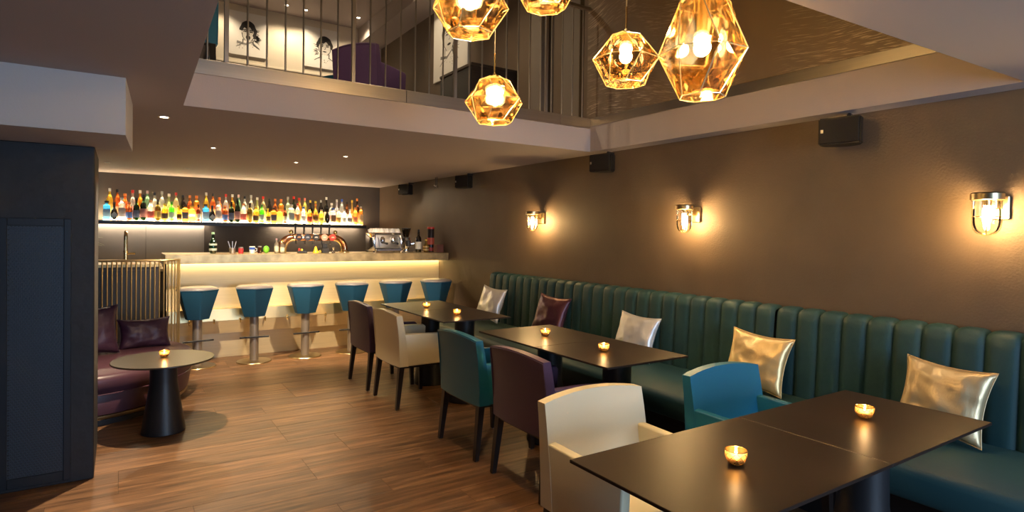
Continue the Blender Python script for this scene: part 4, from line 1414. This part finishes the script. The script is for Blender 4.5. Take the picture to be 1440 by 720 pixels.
# ---------------------------------------------------------------- balustrade
bl = thing('balustrade', 'upright steel rod balustrade along the upper floor edge', 'railing', (0, VY1 + 0.03, 2.443))
rod_b = to_mesh('baluster', lathe(new_bm(), [(0.0062, 0.0), (0.0062, 0.95)], 10), M_steel)
k = 0
x = 0.44
while x < 3.46:
    if not any(abs(x - q) < 0.05 for q in (0.545, 1.343, 2.135, 3.0)):
        o = bpy.data.objects.new('baluster', rod_b)
        COL.objects.link(o)
        o.parent = bl
        o.location = (x, 0, 0)
    x += 0.1137
for q in (0.545, 1.343, 2.135, 3.0):
    bm = new_bm()
    bx(bm, q - 0.013, q + 0.013, -0.012, 0.012, 0, 0.95, 0.002, 1)
    obj('post', bm, M_steel, bl, 0)
obj('handrail', bx(new_bm(), VX0, VX1, -0.02, 0.02, 0.95, 0.98, 0.004, 1), M_steel, bl, 0)

# ---------------------------------------------------------------- pictures upstairs
def strokes(bm, pts, w0, w1, y=-0.0275):
    """a tapering flat ink stroke in the x-z plane"""
    n = len(pts)
    L_, R_ = [], []
    for i, p in enumerate(pts):
        a, b = pts[max(i - 1, 0)], pts[min(i + 1, n - 1)]
        d = Vector((b[0] - a[0], b[1] - a[1]))
        d.normalize()
        w = w0 + (w1 - w0) * i / (n - 1)
        L_.append(bm.verts.new((p[0] - d.y * w, y, p[1] + d.x * w)))
        R_.append(bm.verts.new((p[0] + d.y * w, y, p[1] - d.x * w)))
    for i in range(n - 1):
        bm.faces.new((L_[i], R_[i], R_[i + 1], L_[i + 1]))


def blob(bm, pts, y=-0.0272):
    bm.faces.new([bm.verts.new((x, y, z)) for x, z in pts])


def canvas(name, label, loc, rz, w, h, seed):
    t = thing(name, label, 'picture', loc, rz)
    obj('canvas', bx(new_bm(), -w / 2, w / 2, -0.026, 0, -h / 2, h / 2, 0.002, 1), M_paper, t, 0)
    rg = random.Random(seed)
    cx = (-0.02, 0.0, 0.05)[seed % 3]
    cz = 0.05 * h
    s = h * 0.27
    # generic sketched head: face wash, hair cap, features, shoulders
    bm = new_bm()
    fw = 0.62 if seed != 1 else 0.55
    blob(bm, [(cx + s * fw * math.cos(a) * (1 if math.sin(a) > 0 else 0.9), cz + s * 0.78 * math.sin(a)) for a in [2 * math.pi * k / 28 for k in range(28)]], -0.0268)
    obj('face_wash', bm, flat((0.66, 0.64, 0.58)), t, 0)
    bm = new_bm()
    na = 24
    a0, a1 = (-0.10, 1.06) if seed != 1 else (-0.22, 0.98)
    hair = [(cx + s * (fw + 0.14 + 0.03 * math.sin(9 * a)) * math.cos(a), cz + s * 0.95 * math.sin(a) + s * 0.04) for a in [math.pi * (a0 + (a1 - a0) * k / na) for k in range(na + 1)]]
    inner = [(cx + s * (fw - 0.10) * math.cos(a), cz + s * (0.34 + 0.10 * math.sin(6 * a)) * math.sin(a) + s * 0.04) for a in [math.pi * (a0 + (a1 - a0) * k / na) for k in range(na + 1)]]
    for i in range(na):
        v = [bm.verts.new((q[0], -0.0276, q[1])) for q in (hair[i], hair[i + 1], inner[i + 1], inner[i])]
        bm.faces.new(v)
    obj('hair', bm, M_ink, t, 0)
    bm = new_bm()
    for e in (-1, 1):
        strokes(bm, [(cx + e * s * 0.12, cz + s * 0.16), (cx + e * s * 0.26, cz + s * 0.21), (cx + e * s * 0.42, cz + s * 0.14)], 0.008, 0.005)
        strokes(bm, [(cx + e * s * 0.14, cz + s * 0.02), (cx + e * s * 0.27, cz + s * 0.07), (cx + e * s * 0.38, cz + s * 0.02)], 0.010, 0.006)
        strokes(bm, [(cx + e * s * 0.40, cz - s * 0.62), (cx + e * s * 0.42, cz - s * 1.0), (cx + e * s * 0.95, cz - s * 1.35)], 0.008, 0.004)
        strokes(bm, [(cx + e * s * (fw - 0.05), cz - s * 0.10), (cx + e * s * (fw - 0.12), cz - s * 0.45), (cx + e * s * 0.22, cz - s * 0.76)], 0.006, 0.004)
    strokes(bm, [(cx + s * 0.03, cz + s * 0.02), (cx + s * 0.09, cz - s * 0.18), (cx - s * 0.04, cz - s * 0.23)], 0.003, 0.006)
    mo = 0.20 if seed == 1 else 0.06
    blob(bm, [(cx + s * 0.19 * math.cos(q), cz - s * 0.45 + s * mo * math.sin(q)) for q in [2 * math.pi * k / 14 for k in range(14)]], -0.0274)
    side = 1 if seed != 2 else -1
    for k in range(30 if seed != 2 else 12):
        x0 = cx + side * s * rg.uniform(0.45, 0.7)
        z0 = cz - s * rg.uniform(-0.25, 0.75)
        ln = s * rg.uniform(0.2, 0.45)
        up = rg.uniform(-0.9, 0.6)
        strokes(bm, [(x0, z0), (x0 + side * ln * 0.6, z0 + ln * 0.3 * up), (x0 + side * ln, z0 + ln * 0.7 * up)], 0.006, 0.001)
    for k in range(14):
        x0, z0 = cx + rg.uniform(-1, 1) * s * 0.9, cz - s * rg.uniform(0.95, 1.5)
        blob(bm, [(x0 + 0.006 * math.cos(q), z0 + 0.006 * math.sin(q)) for q in (0, 1.2, 2.5, 3.7, 5)])
    obj('ink_lines', bm, M_ink, t, 0)
    if seed in (1, 3):
        bm = new_bm()
        strokes(bm, [(cx - s * 0.9, cz - s * 0.95), (cx - s * 0.2, cz - s * 1.05), (cx + s * 0.3, cz - s * 0.8), (cx + s * 0.9, cz - s * 1.3)], 0.02, 0.008)
        obj('collar_wash', bm, M_inkgrey, t, 0)
    return t


canvas('ink_portrait', 'ink portrait on cream wall with wide dark collar strokes, beside the teal armchair', (1.565, YB - 0.001, 4.285), 0, 0.515, 0.63, 1)
canvas('ink_portrait', 'ink portrait on cream wall, half behind the upper purple armchair', (2.63, YB - 0.001, 4.275), 0, 0.56, 0.62, 2)
canvas('ink_portrait', 'large ink portrait on the dark upper wall above the sideboard', (W - 0.001, 6.99, 3.96), R(-90), 0.96, 1.0, 3)

sd = thing('sideboard', 'dark wooden sideboard on the upper floor below the large portrait', 'sideboard', (3.30, 5.72, ZF))
obj('body', bx(new_bm(), -0.25, 0.30, -0.30, 0.42, 0.06, 0.74), M_darkwood, sd, 0)
obj('top', bx(new_bm(), -0.265, 0.31, -0.31, 0.43, 0.74, 0.77, 0.003, 1), M_darkwood, sd, 0)
obj('door', bx(new_bm(), -0.266, -0.25, -0.29, 0.05, 0.08, 0.72, 0.002, 1), M_black, sd, 0)
obj('door', bx(new_bm(), -0.266, -0.25, 0.07, 0.41, 0.08, 0.72, 0.002, 1), M_black, sd, 0)
obj('plinth', bx(new_bm(), -0.22, 0.28, -0.28, 0.40, 0, 0.06), M_black, sd, 0)

# ---------------------------------------------------------------- pendants
def pendant(x, y, z, prof, n, label, rot=0.0, bulb_z=0.015, e=6.0):
    t = thing('pendant_lamp', label, 'pendant lamp', (x, y, z))

    def shell(scale, name):
        bm = new_bm()
        rings = []
        for i, (r, zz) in enumerate(prof):
            off = rot + (math.pi / n if i % 2 else 0)
            rings.append([bm.verts.new((r * scale * math.cos(2 * math.pi * k / n + off), r * scale * math.sin(2 * math.pi * k / n + off), zz * scale)) for k in range(n)])
        for i in range(len(rings) - 1):
            a, b = rings[i], rings[i + 1]
            for k in range(n):
                k2 = (k + 1) % n
                if i % 2 == 0:
                    bm.faces.new((a[k], a[k2], b[k]))
                    bm.faces.new((a[k2], b[k2], b[k]))
                else:
                    bm.faces.new((a[k], b[k2], b[k]))
                    bm.faces.new((a[k], a[k2], b[k2]))
        bm.faces.new(list(reversed(rings[0])))
        return bm, rings
    bm, rings = shell(1.0, 'o')
    edges = []
    for i in range(len(rings)):
        edges.append([v.co.copy() for v in rings[i]])
    glass = obj('glass_shade', bm, G_gold, t, 0)
    bm2, _ = shell(0.90, 'i')
    obj('inner_facets', bm2, G_gold, glass, 0)
    # bright tubes along the facets imitate the glints of the glass edges
    bm3 = new_bm()
    for i, rg_ in enumerate(edges):
        for k in range(n):
            tube(bm3, [rg_[k], rg_[(k + 1) % n]], 0.0022, 5)
    for i in range(len(edges) - 1):
        for k in range(n):
            tube(bm3, [edges[i][k], edges[i + 1][k]], 0.0022, 5)
    obj('edge_glints', bm3, M_glint, glass)
    topz = prof[-1][1]
    topr = prof[-1][0]
    obj('top_cap', lathe(new_bm(), [(topr * 1.02, topz - 0.003), (topr * 1.0, topz + 0.003), (0.012, topz + 0.007), (0.007, topz + 0.018), (0, topz + 0.019)], 20), M_polbrass, t)
    obj('socket', lathe(new_bm(), [(0.018, bulb_z + 0.03), (0.02, topz)], 12), M_polbrass, t)
    bm = new_bm()
    sph(bm, (0, 0, bulb_z), 0.028, 16, 10)
    obj('bulb', bm, E_bulb, t)
    obj('rod', lathe(new_bm(), [(0.0045, topz + 0.012), (0.0045, topz + 0.12)], 8), M_polbrass, t)
    obj('cable', lathe(new_bm(), [(0.0028, topz + 0.11), (0.0028, ZU - z)], 8), M_steel, t)
    obj('ceiling_rose', lathe(new_bm(), [(0.05, ZU - z - 0.03), (0.055, ZU - z - 0.02), (0.055, ZU - z)], 20), M_polbrass, t)
    return t


SHORT = [(0.090, -0.115), (0.153, -0.005), (0.078, 0.100), (0.030, 0.120)]
TALL = [(0.080, -0.155), (0.154, -0.005), (0.092, 0.175), (0.035, 0.28)]
def ppos(x, y, z):
    return x, y, z
pendant(1.13, 2.03, 2.305, SHORT, 7, 'faceted amber glass pendant closest to the upper purple armchair, hung high', 0.1)
pendant(1.615, 2.20, 2.56, SHORT, 7, 'faceted amber glass pendant hung highest of the cluster', 0.3)
pendant(1.605, 2.619, 2.102, SHORT, 7, 'faceted amber glass pendant hung lowest, before the balustrade rods', 0.2)
pendant(1.935, 2.008, 2.225, SHORT, 7, 'short faceted amber pendant right beside the tall one', 0.35)
pendant(1.715, 1.396, 2.065, TALL, 7, 'tall teardrop faceted amber glass pendant', 0.15, 0.02)

# ---------------------------------------------------------------- sprig on the side cabinet
vs_ = thing('potted_sprig', 'small vase with a pale leafy sprig beside the tap, behind the column', 'plant', (-0.25, 7.42, 1.06))
obj('vase', lathe(new_bm(), [(0.03, 0), (0.036, 0.03), (0.030, 0.08), (0.018, 0.10), (0.021, 0.115)], 16), M_china, vs_)
obj('stem', tube(new_bm(), [(0, 0, 0.10), (0.01, 0, 0.18), (0.03, 0, 0.25)], 0.0025, 6), flat((0.12, 0.2, 0.06)), vs_)
for k, (x0, z0, dx, dz) in enumerate(((0.012, 0.18, 0.09, 0.02), (0.02, 0.215, 0.10, -0.01), (0.03, 0.25, 0.075, 0.035), (0.012, 0.19, -0.07, 0.03), (0.02, 0.22, -0.06, 0.04))):
    bm = new_bm()
    L_, R_ = [], []
    for q in range(7):
        f = q / 6
        w_ = 0.012 * math.sin(math.pi * min(1, f + 0.04)) + 0.0004
        p_ = (x0 + dx * f, 0.0, z0 + dz * f - 0.03 * f * f)
        L_.append(bm.verts.new((p_[0], -w_, p_[2])))
        R_.append(bm.verts.new((p_[0], w_, p_[2] + 0.002)))
    for q in range(6):
        bm.faces.new((L_[q], R_[q], R_[q + 1], L_[q + 1]))
    obj('leaf', bm, flat((0.30, 0.36, 0.18)), vs_)
